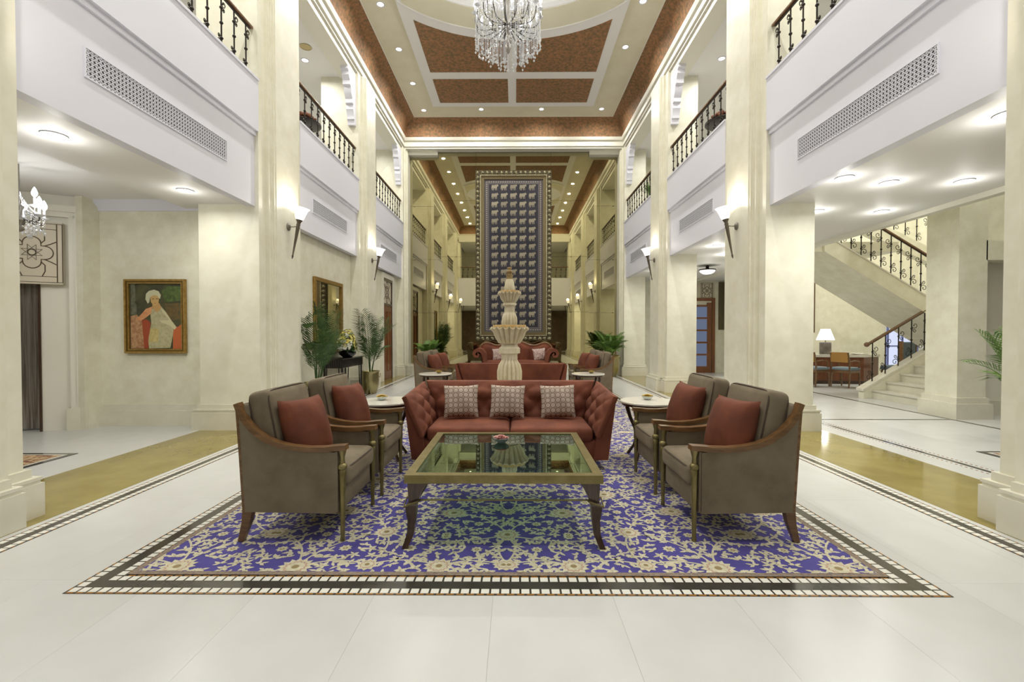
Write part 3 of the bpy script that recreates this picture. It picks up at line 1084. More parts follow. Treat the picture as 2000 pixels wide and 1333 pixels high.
def put_pillow(name, me, loc, yaw, lean, label, group, roll=0.0):
    """Front of the pillow looks along yaw (angle of its normal in plan), leaning back."""
    o = bpy.data.objects.new(name, me)
    COL.objects.link(o)
    # local: x width, y height, z normal -> world
    R_ = Matrix.Rotation(yaw, 4, 'Z') @ Matrix.Rotation(PI / 2, 4, 'Z') @ Matrix.Rotation(PI / 2 - lean, 4, 'X') @ Matrix.Rotation(roll, 4, 'Z')
    o.matrix_world = Matrix.Translation(loc) @ R_
    return tag(o, label, 'cushion', group)
PL = [(-1.365, 3.07, 0.69, -0.24, 0.30, 'rust velvet cushion on the nearest left armchair'),
      (-1.355, 3.90, 0.69, -0.20, 0.30, 'rust velvet cushion on the left armchair beside the round side table'),
      (1.505, 3.07, 0.69, PI + 0.24, 0.30, 'rust velvet cushion on the nearest right armchair'),
      (1.52, 3.93, 0.69, PI + 0.20, 0.30, 'rust velvet cushion on the right armchair beside the round side table'),
      (-1.60, 9.40, 0.70, -0.3, 0.3, 'small rust cushion on the nearer distant armchair at left'),
      (-1.58, 10.30, 0.70, -0.3, 0.3, 'small rust cushion on the farther distant armchair at left'),
      (1.64, 9.40, 0.70, PI + 0.3, 0.3, 'small rust cushion on the nearer distant armchair at right'),
      (1.62, 10.30, 0.70, PI + 0.3, 0.3, 'small rust cushion on the farther distant armchair at right')]
for (x, y, z, yaw, lean, lb) in PL:
    put_pillow('cushion', PILL, (x, y, z), yaw, lean, lb, 'rust velvet cushions', random.uniform(-0.05, 0.05))

# ================================================================== sofas
def tuft_slab(p00, p10, p11, p01, th, cols, rows, amp=0.022, nu=48, nv=24, tuft=True):
    """p00..p01: visible face corners (counter-clockwise seen from the front); th: back offset vector."""
    p00, p10, p11, p01, th = map(Vector, (p00, p10, p11, p01, th))
    nrm = (p10 - p00).cross(p01 - p00).normalized()
    vs = []; fs = []
    for j in range(nv + 1):
        for i in range(nu + 1):
            u, v = i / nu, j / nv
            p = p00 * (1 - u) * (1 - v) + p10 * u * (1 - v) + p11 * u * v + p01 * (1 - u) * v
            e = min(1.0, min(u, 1 - u) * cols * 1.2) * min(1.0, min(v, 1 - v) * rows * 1.2)
            h = 0.0
            if tuft:
                a, b = u * cols, v * rows
                P_, Q_ = (a + b) / 1.0, (a - b) / 1.0
                h = (abs(math.sin(PI * P_ / 2)) * abs(math.sin(PI * Q_ / 2))) ** 0.55 * amp
            h = h * e + 0.02 * (e ** 0.5) - 0.02
            vs.append(p + nrm * h)
    o = len(vs)
    for j in range(nv):
        for i in range(nu):
            a = j * (nu + 1) + i
            fs.append((a, a + 1, a + nu + 2, a + nu + 1))
    mb = MB(); mb.add(vs, fs)
    # closing shell with a rounded rim
    rim = [j * (nu + 1) for j in range(nv)] + [nv * (nu + 1) + i for i in range(nu)] + [(nv - j) * (nu + 1) + nu for j in range(nv)] + [nu - i for i in range(nu)]
    L_ = len(rim)
    ctr = (p00 + p10 + p11 + p01) / 4
    rings = []
    for (k, sc, dp) in ((0, 1.0, 0.0), (1, 1.012, 0.12), (2, 1.018, 0.3), (3, 1.018, 0.75), (4, 1.008, 0.95), (5, 0.97, 1.0)):
        rings.append([ctr + (vs[r] - ctr) * sc + th * dp for r in rim])
    vv = [p for r in rings for p in r]
    ff = []
    for k in range(len(rings) - 1):
        for i in range(L_):
            j = (i + 1) % L_
            ff.append((k * L_ + i, k * L_ + j, (k + 1) * L_ + j, (k + 1) * L_ + i))
    ff.append(tuple((len(rings) - 1) * L_ + i for i in range(L_)))
    mb.add(vv, ff)
    return mb
def make_sofa():
    """Faces -y."""
    root = thing('tufted_sofa', 'sofa', 'sofa')
    MB().rbox((0, -0.01, 0.19), (1.72, 0.70, 0.18), 0.03).build('seat_base', M_SOFA, root)
    for sx in (-1, 1):
        MB().rbox((sx * 0.402, -0.05, 0.335), (0.80, 0.66, 0.145), 0.05, 3, 5, 0.012).build('seat_cushion', M_SOFA, root, 60)
    tuft_slab((-0.80, 0.20, 0.28), (0.80, 0.20, 0.28), (0.92, 0.29, 0.785), (-0.92, 0.29, 0.785), (0, 0.13, 0.0), 12, 4, 0.055).build('backrest', M_SOFA, root, 70)
    for sx in (-1, 1):
        a = (sx * 0.80, 0.30, 0.34); b = (sx * 0.80, -0.41, 0.34); c = (sx * 0.955, -0.452, 0.725); d = (sx * 0.93, 0.34, 0.785)
        q = (b, a, d, c) if sx < 0 else (a, b, c, d)
        ar = tuft_slab(*q, (sx * 0.045, 0, -0.015), 6, 4, 0.05, 40, 28).build('arm', M_SOFA, root, 70)
        sec = [(0.80, 0.10), (0.835, 0.34), (0.965, 0.69), (0.985, 0.705), (1.0, 0.69), (0.94, 0.10)]
        n6 = len(sec)
        vs = [(sx * x, -0.385 - 0.065 * (z - 0.1) / 0.6, z) for x, z in sec] + [(sx * x, 0.38, z + (0.055 if z > 0.6 else 0)) for x, z in sec]
        mbo = MB(); mbo.add(vs, [tuple(range(n6)), tuple(range(2 * n6 - 1, n6 - 1, -1))] + [(i, (i + 1) % n6, n6 + (i + 1) % n6, n6 + i) for i in range(n6)])
        mbo.build('arm_shell', M_SOFA, ar, 40)
        for y in (-0.30, 0.30):
            MB().sweep_sq([(sx * 0.80, y, 0.12), (sx * 0.81, y, 0.0)], [(0.06, 0.06), (0.04, 0.04)]).build('leg', M_DKWOOD, root, None)
    mb = MB()
    for i in range(11):
        for j in (1, 2, 3):
            if (i + j) % 2 == 0:
                u = (i + 1) / 12
                v = j / 4
                x = (-0.80 + 1.6 * u) * (1 + 0.04 * v)
                mb.ball((x, 0.20 + 0.09 * v + 0.012, 0.28 + 0.505 * v), 0.013, 6, 4)
    mb.build('tuft_button', M_SOFA, root, 60)
    return root
so = make_sofa()
so.location = (0.0, 4.72, 0.0095); so['label'] = 'terracotta tufted velvet sofa facing the glass coffee table'; so['group'] = 'terracotta sofas'
dup(so, (-0.02, 8.48, 0.0095), PI, 'terracotta velvet sofa behind the fountain with its plain back turned to the viewer', 'terracotta sofas')

def ring_mat():
    m = mat('medallion_fabric', (104, 78, 70), 0.85)
    nt = m.node_tree
    b = nt.nodes['Principled BSDF']
    tc = nt.nodes.new('ShaderNodeTexCoord')
    sep = nt.nodes.new('ShaderNodeSeparateXYZ')
    nt.links.new(tc.outputs['Object'], sep.inputs[0])
    def math_(op, a, v):
        n_ = nt.nodes.new('ShaderNodeMath'); n_.operation = op
        if hasattr(a, 'links'):
            nt.links.new(a, n_.inputs[0])
        else:
            n_.inputs[0].default_value = a
        if v is not None:
            if hasattr(v, 'links'):
                nt.links.new(v, n_.inputs[1])
            else:
                n_.inputs[1].default_value = v
        return n_.outputs[0]
    sq = []
    for ax in ('X', 'Y'):
        a = math_('MULTIPLY', sep.outputs[ax], 19.0)
        a = math_('ADD', a, 50.5)
        a = math_('FRACT', a, None)
        a = math_('SUBTRACT', a, 0.5)
        sq.append(math_('MULTIPLY', a, a))
    d = math_('SQRT', math_('ADD', sq[0], sq[1]), None)
    r = nt.nodes.new('ShaderNodeValToRGB')
    cr = r.color_ramp
    cr.interpolation = 'CONSTANT'
    cr.elements[0].position = 0.0; cr.elements[0].color = lin((212, 200, 184))
    cr.elements[1].position = 0.14; cr.elements[1].color = lin((112, 74, 66))
    for p_, c_ in ((0.22, (206, 194, 178)), (0.38, (84, 62, 58)), (0.46, (160, 138, 122))):
        e_ = cr.elements.new(p_); e_.color = lin(c_)
    nt.links.new(d, r.inputs[0])
    nt.links.new(r.outputs[0], b.inputs['Base Color'])
    return m
M_MEDAL = ring_mat()
PILLP = pillow_mesh(0.37, 0.35, 0.15).mesh('cushion', M_MEDAL, 80)
SY = 4.72
for (x, rz, r2, lb) in ((-0.52, 0.06, 0.02, 'brown and cream medallion cushion at the left end of the front sofa'),
                   (-0.03, 0.0, -0.03, 'brown and cream medallion cushion in the middle of the front sofa'),
                   (0.50, -0.05, 0.03, 'brown and cream medallion cushion at the right end of the front sofa')):
    put_pillow('cushion', PILLP, (x, SY + 0.08, 0.605), -PI / 2 + rz, 0.34, lb, 'medallion cushions', r2)

# ---- camelback settee before the mirror wall
def make_settee():
    root = thing('camelback_settee', 'terracotta camelback settee with scrolled arms before the mirror wall', 'settee', (0.07, 13.35, 0.0))
    MB().rbox((0, -0.02, 0.33), (1.78, 0.68, 0.16), 0.04).build('seat_base', M_SOFA, root)
    MB().rbox((0, -0.04, 0.46), (1.74, 0.66, 0.15), 0.05, 3, 5, 0.02).build('seat_cushion', M_SOFA, root, 60)
    def crest(x):
        a = abs(x)
        return 0.93 + 0.17 * math.exp(-(a / 0.34) ** 2) + 0.10 * math.exp(-((a - 0.86) / 0.2) ** 2) - 0.09 * max(0, (a - 0.95) / 0.15) ** 2
    xs = [-1.08 + 2.16 * i / 48 for i in range(49)]
    pts = [(-1.0, 0.36)] + [(1.0, 0.36)] + [(x, crest(x)) for x in reversed(xs)]
    MB().prism(pts, 'y', 0.27, 0.40).build('backrest', M_SOFA, root, 30)
    # three swelling upholstered back panels
    for (x0, x1) in ((-0.98, -0.42), (-0.42, 0.42), (0.42, 0.98)):
        vs = []; fs = []
        n_, m_ = 12, 10
        for j in range(m_ + 1):
            for i in range(n_ + 1):
                u, v = i / n_, j / m_
                x = x0 + (x1 - x0) * u
                z = 0.45 + (crest(x) - 0.04 - 0.45) * v
                vs.append((x, 0.268 - 0.055 * ((1 - (2 * u - 1) ** 2) * (1 - (2 * v - 1) ** 4)) ** 0.5, z))
        for j in range(m_):
            for i in range(n_):
                a = j * (n_ + 1) + i
                fs.append((a, a + 1, a + n_ + 2, a + n_ + 1))
        mb = MB(); mb.add(vs, fs)
        mb.build('back_upholstery', M_SOFA, root, 60)
    MB().tube([(x, 0.335, crest(x) + 0.015) for x in xs], 0.032, 8).build('carved_crest', M_WOOD, root)
    for sx in (-1, 1):
        prof = []
        c = Vector((1.07, 0.72))
        for k in range(22):
            a = RAD(-60 + k * 17)
            r = 0.155 - 0.0045 * k
            prof.append((c.x + r * math.cos(a) * 1.0, c.y + r * math.sin(a)))
        path = [(0.90, 0.36), (0.88, 0.48), (0.885, 0.60), (0.92, 0.73), (0.99, 0.825), (1.08, 0.855), (1.16, 0.82), (1.20, 0.74), (1.165, 0.665), (1.09, 0.66), (1.06, 0.72), (1.10, 0.745)]
        rr = [0.05, 0.055, 0.06, 0.06, 0.058, 0.055, 0.05, 0.045, 0.04, 0.034, 0.028, 0.02]
        vs = []; fs = []
        mb = MB()
        P3 = [Vector((sx * p[0], 0, p[1])) for p in path]
        L_ = []
        Rr = []
        for i, p in enumerate(P3):
            a = P3[min(i + 1, len(P3) - 1)] - P3[max(0, i - 1)]
            nn = Vector((-a.z, 0, a.x)).normalized() * rr[i]
            L_.append(p + nn); Rr.append(p - nn)
        prev = None
        for i in range(len(P3)):
            for y in (-0.36, 0.36):
                vs += [L_[i] + Vector((0, y, 0)), Rr[i] + Vector((0, y, 0))]
        for i in range(len(P3) - 1):
            a = i * 4; b = a + 4
            fs += [(a, b, b + 1, a + 1), (a + 2, a + 3, b + 3, b + 2), (a, a + 2, b + 2, b), (a + 1, b + 1, b + 3, a + 3)]
        fs += [(0, 1, 3, 2)]
        a = (len(P3) - 1) * 4
        fs += [(a, a + 2, a + 3, a + 1)]
        mb.add(vs, fs)
        mb.build('scroll_arm', M_SOFA, root, 50)
        for y in (-0.30, 0.30):
            MB().sweep_sq([(sx * 0.84, y, 0.28), (sx * 0.86, y, 0.14), (sx * 0.88, y, 0.0)], [(0.07, 0.07), (0.05, 0.05), (0.04, 0.04)]).build('leg', M_DKWOOD, root, None)
    return root
make_settee()
PILLS = pillow_mesh(0.40, 0.38, 0.14).mesh('cushion', mat('pale_print', (214, 200, 190), 0.85, col2=(150, 112, 104), scale=45, lo=0.45, hi=0.55), 80)
for (x, lb) in ((-0.50, 'small pale printed cushion on the left of the camelback settee'), (0.70, 'small pale printed cushion on the right of the camelback settee')):
    put_pillow('cushion', PILLS, (0.07 + x, 13.43, 0.70), -PI / 2 + (0.2 if x > 0 else -0.2), 0.25, lb, 'pale settee cushions', 0.1)

# ================================================================== coffee table
def make_coffee_table():
    root = thing('coffee_table', 'square brass framed coffee table with glass top and dark wooden legs', 'table', (-0.02, 3.365, 0.0095))
    h = 0.608; z0, z1 = 0.395, 0.446; b = 0.058
    mb = MB()
    mb.box(-h, h, -h, -h + b, z0, z1); mb.box(-h, h, h - b, h, z0, z1); mb.box(-h, -h + b, -h + b, h - b, z0, z1); mb.box(h - b, h, -h + b, h - b, z0, z1)
    mb.build('brass_frame', M_BRASS, root, None)
    MB().box(-h + b, h - b, -h + b, h - b, 0.428, 0.440).build('glass_top', M_GLASST, root, None)
    mb = MB(); mb.box(-h + b, h - b, -h + b, -h + b + 0.012, z0, 0.428); mb.box(-h + b, h - b, h - b - 0.012, h - b, z0, 0.428)
    mb.box(-h + b, -h + b + 0.012, -h + b, h - b, z0, 0.428); mb.box(h - b - 0.012, h - b, -h + b, h - b, z0, 0.428)
    mb.build('inner_lip', M_BRASS, root, None)
    for sx in (-1, 1):
        for sy in (-1, 1):
            c = (h - 0.005)
            P_ = []; S_ = []
            for (o, z, wd) in ((0.075, 0.395, 0.125), (0.062, 0.36, 0.098), (0.052, 0.32, 0.074), (0.045, 0.27, 0.056), (0.034, 0.255, 0.066), (0.034, 0.22, 0.062), (0.036, 0.16, 0.048), (0.030, 0.08, 0.042), (0.012, 0.03, 0.038), (0.0, 0.0, 0.036)):
                P_.append((sx * (c - o), sy * (c - o), z)); S_.append((wd, wd))
            lg = MB().sweep_sq(P_, S_).build('leg', M_DKWOOD, root, 25)
            mb = MB()
            q = c - 0.036
            w_ = 0.042
            loop = [(sx * (q - w_), sy * (q + w_), 0.283), (sx * (q + w_), sy * (q + w_), 0.252), (sx * (q + w_), sy * (q - w_), 0.283), (sx * (q - w_), sy * (q - w_), 0.262)]
            mb.tube(loop, 0.006, 6, True)
            mb.build('brass_collar', M_BRASS, lg, None)
    for sy in (-1, 1):
        MB().tube([(-h + 0.07, sy * (h - 0.07), 0.270), (h - 0.07, sy * (h - 0.07), 0.270)], 0.006, 8).build('stretcher', M_BRASS, root)
    for sx in (-1, 1):
        MB().tube([(sx * (h - 0.07), -h + 0.07, 0.270), (sx * (h - 0.07), h - 0.07, 0.270)], 0.006, 8).build('stretcher', M_BRASS, root)
make_coffee_table()

def bowl(name, loc, r, petal, label, glass=None, n=40, group=None):
    root = thing(name, label, 'bowl', loc, 0, group)
    prof = [(r * 0.45, 0.0), (r * 0.5, 0.004), (r * 0.8, r * 0.28), (r, r * 0.62), (r * 0.96, r * 0.63), (r * 0.74, r * 0.3), (r * 0.40, 0.012)]
    MB().lathe(prof, 20).build('glass_dish', glass or mat('dish_glass', (206, 214, 212), 0.06, spec=0.8), root, 50)
    rng = random.Random(int(loc[0] * 100 + loc[1] * 10))
    mb = MB()
    for i in range(n):
        a = rng.uniform(0, 2 * PI); q = r * 0.85 * math.sqrt(rng.random())
        x, y = q * math.cos(a), q * math.sin(a)
        z = r * 0.45 + 0.35 * (r - q) + rng.uniform(-.004, .006)
        for k in range(5):
            b = a + k * 2 * PI / 5
            l = r * 0.26
            mb.add([(x, y, z), (x + l * math.cos(b - .5), y + l * math.sin(b - .5), z + l * .5), (x + l * 1.2 * math.cos(b), y + l * 1.2 * math.sin(b), z + l * .35), (x + l * math.cos(b + .5), y + l * math.sin(b + .5), z + l * .5)],
                   [(0, 1, 2, 3)])
    mb.ball((0, 0, r * 0.4), r * 0.62, 12, 6, 0.5)
    mb.build('petals', petal, root, 60, kind='stuff')
    return root
M_YEL = mat('yellow_petal', (214, 176, 62), 0.7, col2=(232, 206, 110), scale=30)
M_PINKP = mat('pink_petal', (206, 128, 118), 0.7, col2=(236, 196, 186), scale=30)
bowl('petal_bowl', (-0.06, 3.62, 0.450), 0.062, M_PINKP, 'small glass bowl of pink petals on the glass coffee table', n=46)

# ================================================================== round side tables
def make_side_table():
    root = thing('side_table', 'side table', 'table')
    MB().lathe([(0.285, 0.575), (0.292, 0.58), (0.292, 0.592), (0.287, 0.597)], 48).build('marble_top', M_MTOP, root, 40)
    MB().lathe([(0.268, 0.552), (0.275, 0.553), (0.275, 0.575), (0.268, 0.575)], 40).build('apron_ring', M_DKWOOD, root, 40)
    for k in range(4):
        a = PI / 4 + k * PI / 2
        ca, sa = math.cos(a), math.sin(a)
        P_ = [(0.235, 0.56), (0.25, 0.50), (0.215, 0.40), (0.16, 0.29), (0.14, 0.2), (0.17, 0.1), (0.24, 0.0)]
        MB().tube([(r * ca, r * sa, z) for r, z in P_], [0.022, 0.024, 0.02, 0.016, 0.015, 0.014, 0.017], 8).build('leg', M_DKWOOD, root, 50)
    MB().lathe([(0.03, 0.2), (0.15, 0.2), (0.15, 0.215), (0.03, 0.215)], 24).build('shelf_disc', M_DKWOOD, root, 30)
    return root
st = make_side_table()
ST = [(-1.31, 4.78, 'round white marble side table beside the left pair of armchairs'), (1.45, 4.78, 'round white marble side table beside the right pair of armchairs'),
      (-1.36, 8.05, 'distant round white marble side table at the left end of the second sofa'), (1.34, 8.05, 'distant round white marble side table at the right end of the second sofa')]
for i, (x, y, lb) in enumerate(ST):
    if i == 0:
        st.location = (x, y, 0.019); st['label'] = lb; st['group'] = 'marble side tables'
    else:
        dup(st, (x, y, 0.019), 0.0, lb, 'marble side tables')
bowl('petal_bowl', (-1.36, 4.80, 0.617), 0.062, M_YEL, 'small glass bowl of yellow petals on the left marble side table')
bowl('petal_bowl', (1.46, 4.85, 0.617), 0.062, M_YEL, 'small glass bowl of yellow petals on the right marble side table')
bowl('petal_bowl', (-1.30, 8.05, 0.617), 0.055, M_YEL, 'tiny bowl of yellow petals on the distant left side table', M_BRASS)
bowl('petal_bowl', (1.40, 8.05, 0.617), 0.055, M_YEL, 'tiny bowl of yellow petals on the distant right side table', M_BRASS)

# ================================================================== fountain
def make_fountain():
    root = thing('fountain', 'carved three tier stone fountain with scalloped bowls behind the front sofa', 'fountain', (-0.03, 6.55, 0.0095))
    k = 6.55 / 889.0
    MB().lathe([(0.80, 0.0), (0.82, 0.02), (0.80, 0.06), (0.78, 0.30), (0.82, 0.36), (0.82, 0.40), (0.74, 0.40), (0.72, 0.16), (0.1, 0.14)], 48, fl=16, famp=[0, 0, .02, .02, .03, .03, .03, 0, 0]).build('pool_basin', M_STONE, root, 40)
    MB().lathe([(0.26, 0.14), (0.26, 0.24), (0.22, 0.27), (0.20, 0.34)], 8).build('plinth', M_STONE, root, 20)
    MB().lathe([(0.12, 0.34), (0.15, 0.45), (0.17, 0.58), (0.18, 0.68), (0.180, 0.77), (0.158, 0.865), (0.122, 0.915), (0.114, 0.935), (0.116, 0.95), (0.114, 1.00), (0.118, 1.02), (0.13, 1.03)], 96,
               fl=16, famp=[.05, .17, .18, .18, .18, .18, .17, .10, 0, 0, .05, 0]).build('lower_vase', M_STONE, root, 50)
    mb = MB(); mb.lathe([(0.13, 1.02), (0.152, 1.03), (0.152, 1.10), (0.138, 1.115), (0.12, 1.13), (0.115, 1.172)], 8); mb.build('collar', M_STONE, root, 20)
    def basin(z, r, hgt, name):
        prof = [(r * 0.46, z), (r * 0.58, z + 0.01), (r * 0.76, z + hgt * 0.40), (r * 0.87, z + hgt * 0.75), (r * 0.94, z + hgt * 0.9), (r * 1.03, z + hgt * 0.98), (r * 1.02, z + hgt * 1.04), (r * 0.9, z + hgt * 0.97), (r * 0.78, z + hgt * 0.8), (r * 0.1, z + hgt * 0.72)]
        n_ = 144
        vs = []; fs = []
        for i, (rr, zz) in enumerate(prof):
            am = (0.04, 0.13, 0.17, 0.16, 0.13, 0.09, 0.08, 0.06, 0.0, 0.0)[i]
            for q in range(n_):
                a = 2 * PI * q / n_
                s_ = abs(math.cos(a * 9.0))
                r2 = rr * (1 - am * (1 - s_))
                dz = (0.030 * (s_ - 0.5)) if 3 < i < 8 else 0.0
                vs.append((r2 * math.cos(a), r2 * math.sin(a), zz - dz))
        for i in range(len(prof) - 1):
            for q in range(n_):
                q2 = (q + 1) % n_
                fs.append((i * n_ + q, i * n_ + q2, (i + 1) * n_ + q2, (i + 1) * n_ + q))
        mb = MB(); mb.add(vs, fs)
        o = mb.build(name, M_STONE, root, 50)
        MB().lathe([(r * 0.80, z + hgt * 0.9), (r * 0.88, z + hgt * 1.06), (r * 0.86, z + hgt * 1.20), (r * 0.80, z + hgt * 1.20), (r * 0.74, z + hgt * 0.9)], 72, fl=18, famp=[.02, .05, .06, .06, .02]).build('inner_rim', M_STONE2, o, 50)
        MB().lathe([(0.01, z + hgt * 0.92), (r * 0.8, z + hgt * 0.92)], 40, cap=False).build('water', M_GLASSC, o, 50)
    basin(1.165, 0.275, 0.225, 'lower_bowl')
    MB().lathe([(0.09, 1.36), (0.108, 1.42), (0.113, 1.49), (0.108, 1.545), (0.092, 1.59), (0.076, 1.61), (0.073, 1.625), (0.076, 1.635), (0.073, 1.70), (0.083, 1.715)], 96, fl=14, famp=[.06, .17, .18, .18, .16, .08, 0, 0, .05, 0]).build('upper_vase', M_STONE, root, 50)
    MB().lathe([(0.08, 1.71), (0.097, 1.717), (0.097, 1.742), (0.082, 1.757)], 8).build('collar', M_STONE, root, 20)
    basin(1.752, 0.168, 0.145, 'upper_bowl')
    MB().lathe([(0.06, 1.89), (0.073, 1.93), (0.074, 1.98), (0.062, 2.05), (0.048, 2.09)], 72, fl=10, famp=[.05, .1, .1, .1, .05]).build('finial_vase', M_STONE, root, 50)
    MB().lathe([(r_, z_ - 0.12) for r_, z_ in [(0.045, 2.19), (0.045, 2.25), (0.052, 2.26), (0.052, 2.275), (0.03, 2.28), (0.036, 2.30), (0.048, 2.31), (0.048, 2.325), (0.03, 2.335), (0.024, 2.36), (0.034, 2.365), (0.034, 2.38), (0.01, 2.385)]], 20).build('finial', mat('finial_bronze', (140, 116, 72), 0.45, col2=(176, 150, 100), scale=14), root, 40)
make_fountain()
# ================================================================== railings
def baluster_mesh(h, name, k=1.0):
    mb = MB()
    mb.tube([(0, 0, 0), (0, 0, h)], 0.0105, 6)
    for z in (0.02, h * 0.22, h * 0.5, h * 0.78):
        mb.lathe([(0.011, z - 0.02), (0.021, z - 0.008), (0.021, z + 0.008), (0.011, z + 0.02)], 6)
    def scroll(x0, z0, sgx, sgz, sz):
        pts = []
        for k in range(15):
            t = k / 14
            a = PI * 0.5 + t * PI * 2.1
            r = sz * (1 - 0.72 * t)
            pts.append((x0 + sgx * (sz * 1.0 + r * math.cos(a + PI * 0.5)), 0, z0 + sgz * (r * math.sin(a + PI * 0.5))))
        mb.tube(pts, 0.0065, 4)
        mb.ball(pts[-1], 0.012, 5, 3)
    scroll(0.0, h - 0.08 * k, 1, 1, 0.045 * k)
    scroll(0.012, h - 0.16 * k, 1, -1, 0.03 * k)
    scroll(0.0, 0.08 * k, -1, -1, 0.045 * k)
    scroll(-0.012, 0.16 * k, -1, 1, 0.03 * k)
    return mb.mesh(name, M_IRON, 50)
BAL_G = baluster_mesh(0.66, 'baluster')
BAL_S = baluster_mesh(0.82, 'baluster', 1.45)
def railing(p0, p1, me, hh, spacing, label, group=None, name='balcony_railing', ends=True, knob=False):
    p0 = Vector(p0); p1 = Vector(p1)
    d = p1 - p0
    L_ = math.hypot(d.x, d.y)
    n_ = max(2, int(L_ / spacing))
    root = thing(name, label, 'railing', p0, 0, group)
    ang = math.atan2(d.y, d.x)
    for i in range(n_ + 1):
        t = (i + 0.35) / (n_ + 0.7)
        q = d * t
        inst('baluster', me, q, (0, 0, ang), root)
    a = Vector((0, 0, hh)) - d.normalized() * 0.03
    b = d + Vector((0, 0, hh)) + d.normalized() * 0.03
    sidev = Vector((-d.y, d.x, 0)).normalized() * 0.032
    upv = Vector((0, 0, 0.022))
    mb = MB()
    sec = [(-1, -0.6), (-0.8, -1), (0.8, -1), (1, -0.6), (1, 0.3), (0.6, 1), (-0.6, 1), (-1, 0.3)]
    vs = []
    for p in (a, b):
        for (u, v) in sec:
            vs.append(p + sidev * u + upv * v)
    fs = [(k, (k + 1) % 8, 8 + (k + 1) % 8, 8 + k) for k in range(8)] + [tuple(range(7, -1, -1)), tuple(range(8, 16))]
    mb.add(vs, fs)
    if knob:
        mb.ball(a, 0.05, 12, 8)
    mb.build('handrail', M_RAILW, root, 40)
    mb = MB().strip([Vector((0, 0, hh - 0.035)), d + Vector((0, 0, hh - 0.035))], sidev * 0.35, Vector((0, 0, 0.006)))
    mb.build('top_bar', M_IRON, root, None)
    return root
for s in (-1, 1):
    side = 'left' if s < 0 else 'right'
    for i, (y0, y1) in enumerate(BAYS):
        lb = 'iron balcony railing with wooden handrail on the %s gallery, %s bay from the mirror wall' % (side, ORD[3 - i])
        railing((s * 3.53, y0 + 0.02, 4.78), (s * 3.53, y1 - 0.04, 4.78), BAL_G, 0.69, 0.25, lb, 'gallery railings')
railing((-3.3, 1.10, 4.77), (3.3, 1.10, 4.77), BAL_G, 0.69, 0.3, 'iron railing of the balcony over the entrance, seen in the mirror', 'gallery railings')

# ================================================================== pierced air grilles
def make_grille(s, y0, y1, z0, z1, label):
    x = s * 3.5
    root = thing('air_grille', label, 'grille', (x, (y0 + y1) / 2, (z0 + z1) / 2), 0, 'pierced air grilles')
    hy, hz = (y1 - y0) / 2, (z1 - z0) / 2
    n_ = -s
    def bx(mb, d0, d1, a, b, c, e_):
        xa, xb = sorted((n_ * d0, n_ * d1)); mb.box(xa, xb, a, b, c, e_)
    mb = MB(); bx(mb, 0.0, 0.003, -hy, hy, -hz, hz); mb.build('backing', mat('grille_dark', (58, 56, 60), 0.8), root, None)
    mb = MB()
    f = 0.012
    bx(mb, 0, 0.012, -hy - f, hy + f, -hz - f, -hz); bx(mb, 0, 0.012, -hy - f, hy + f, hz, hz + f)
    bx(mb, 0, 0.012, -hy - f, -hy, -hz, hz); bx(mb, 0, 0.012, hy, hy + f, -hz, hz)
    mb.build('frame', M_WHITE, root, None)
    mb = MB()
    c = 0.0385
    ny = int(2 * hy / c); nz = max(3, int(round(2 * hz / c)))
    cy, cz = 2 * hy / ny, 2 * hz / nz
    xx = n_ * 0.008
    for i in range(ny):
        for j in range(nz):
            yc, zc_ = -hy + cy * (i + .5), -hz + cz * (j + .5)
            ro, ri = cy * 0.50, cy * 0.30
            vs = []; fs = []
            for q in range(8):
                a = 2 * PI * q / 8 + PI / 8
                vs += [(xx, yc + ro * math.cos(a), zc_ + ro * math.sin(a) * cz / cy), (xx, yc + ri * math.cos(a), zc_ + ri * math.sin(a) * cz / cy)]
            for q in range(8):
                q2 = (q + 1) % 8
                fs.append((2 * q, 2 * q2, 2 * q2 + 1, 2 * q + 1))
            mb.add(vs, fs)
            w_ = cy * 0.10
            mb.add([(xx, yc - w_, zc_ - ri), (xx, yc + w_, zc_ - ri), (xx, yc + w_, zc_ + ri), (xx, yc - w_, zc_ + ri)], [(0, 1, 2, 3)])
    mb.build('fretwork', M_WHITE, root, None, kind='stuff', recalc=False)
gl = {1: 'nearest', 2: 'middle', 3: 'farthest'}
for s in (-1, 1):
    for i in (1, 2, 3):
        y0, y1 = BAYS[i]
        make_grille(s, y0 + 0.57, y1 - 0.62, 3.45, 3.68, 'white pierced air grille on the %s balcony front of the %s wall' % (gl[i], 'left' if s < 0 else 'right'))

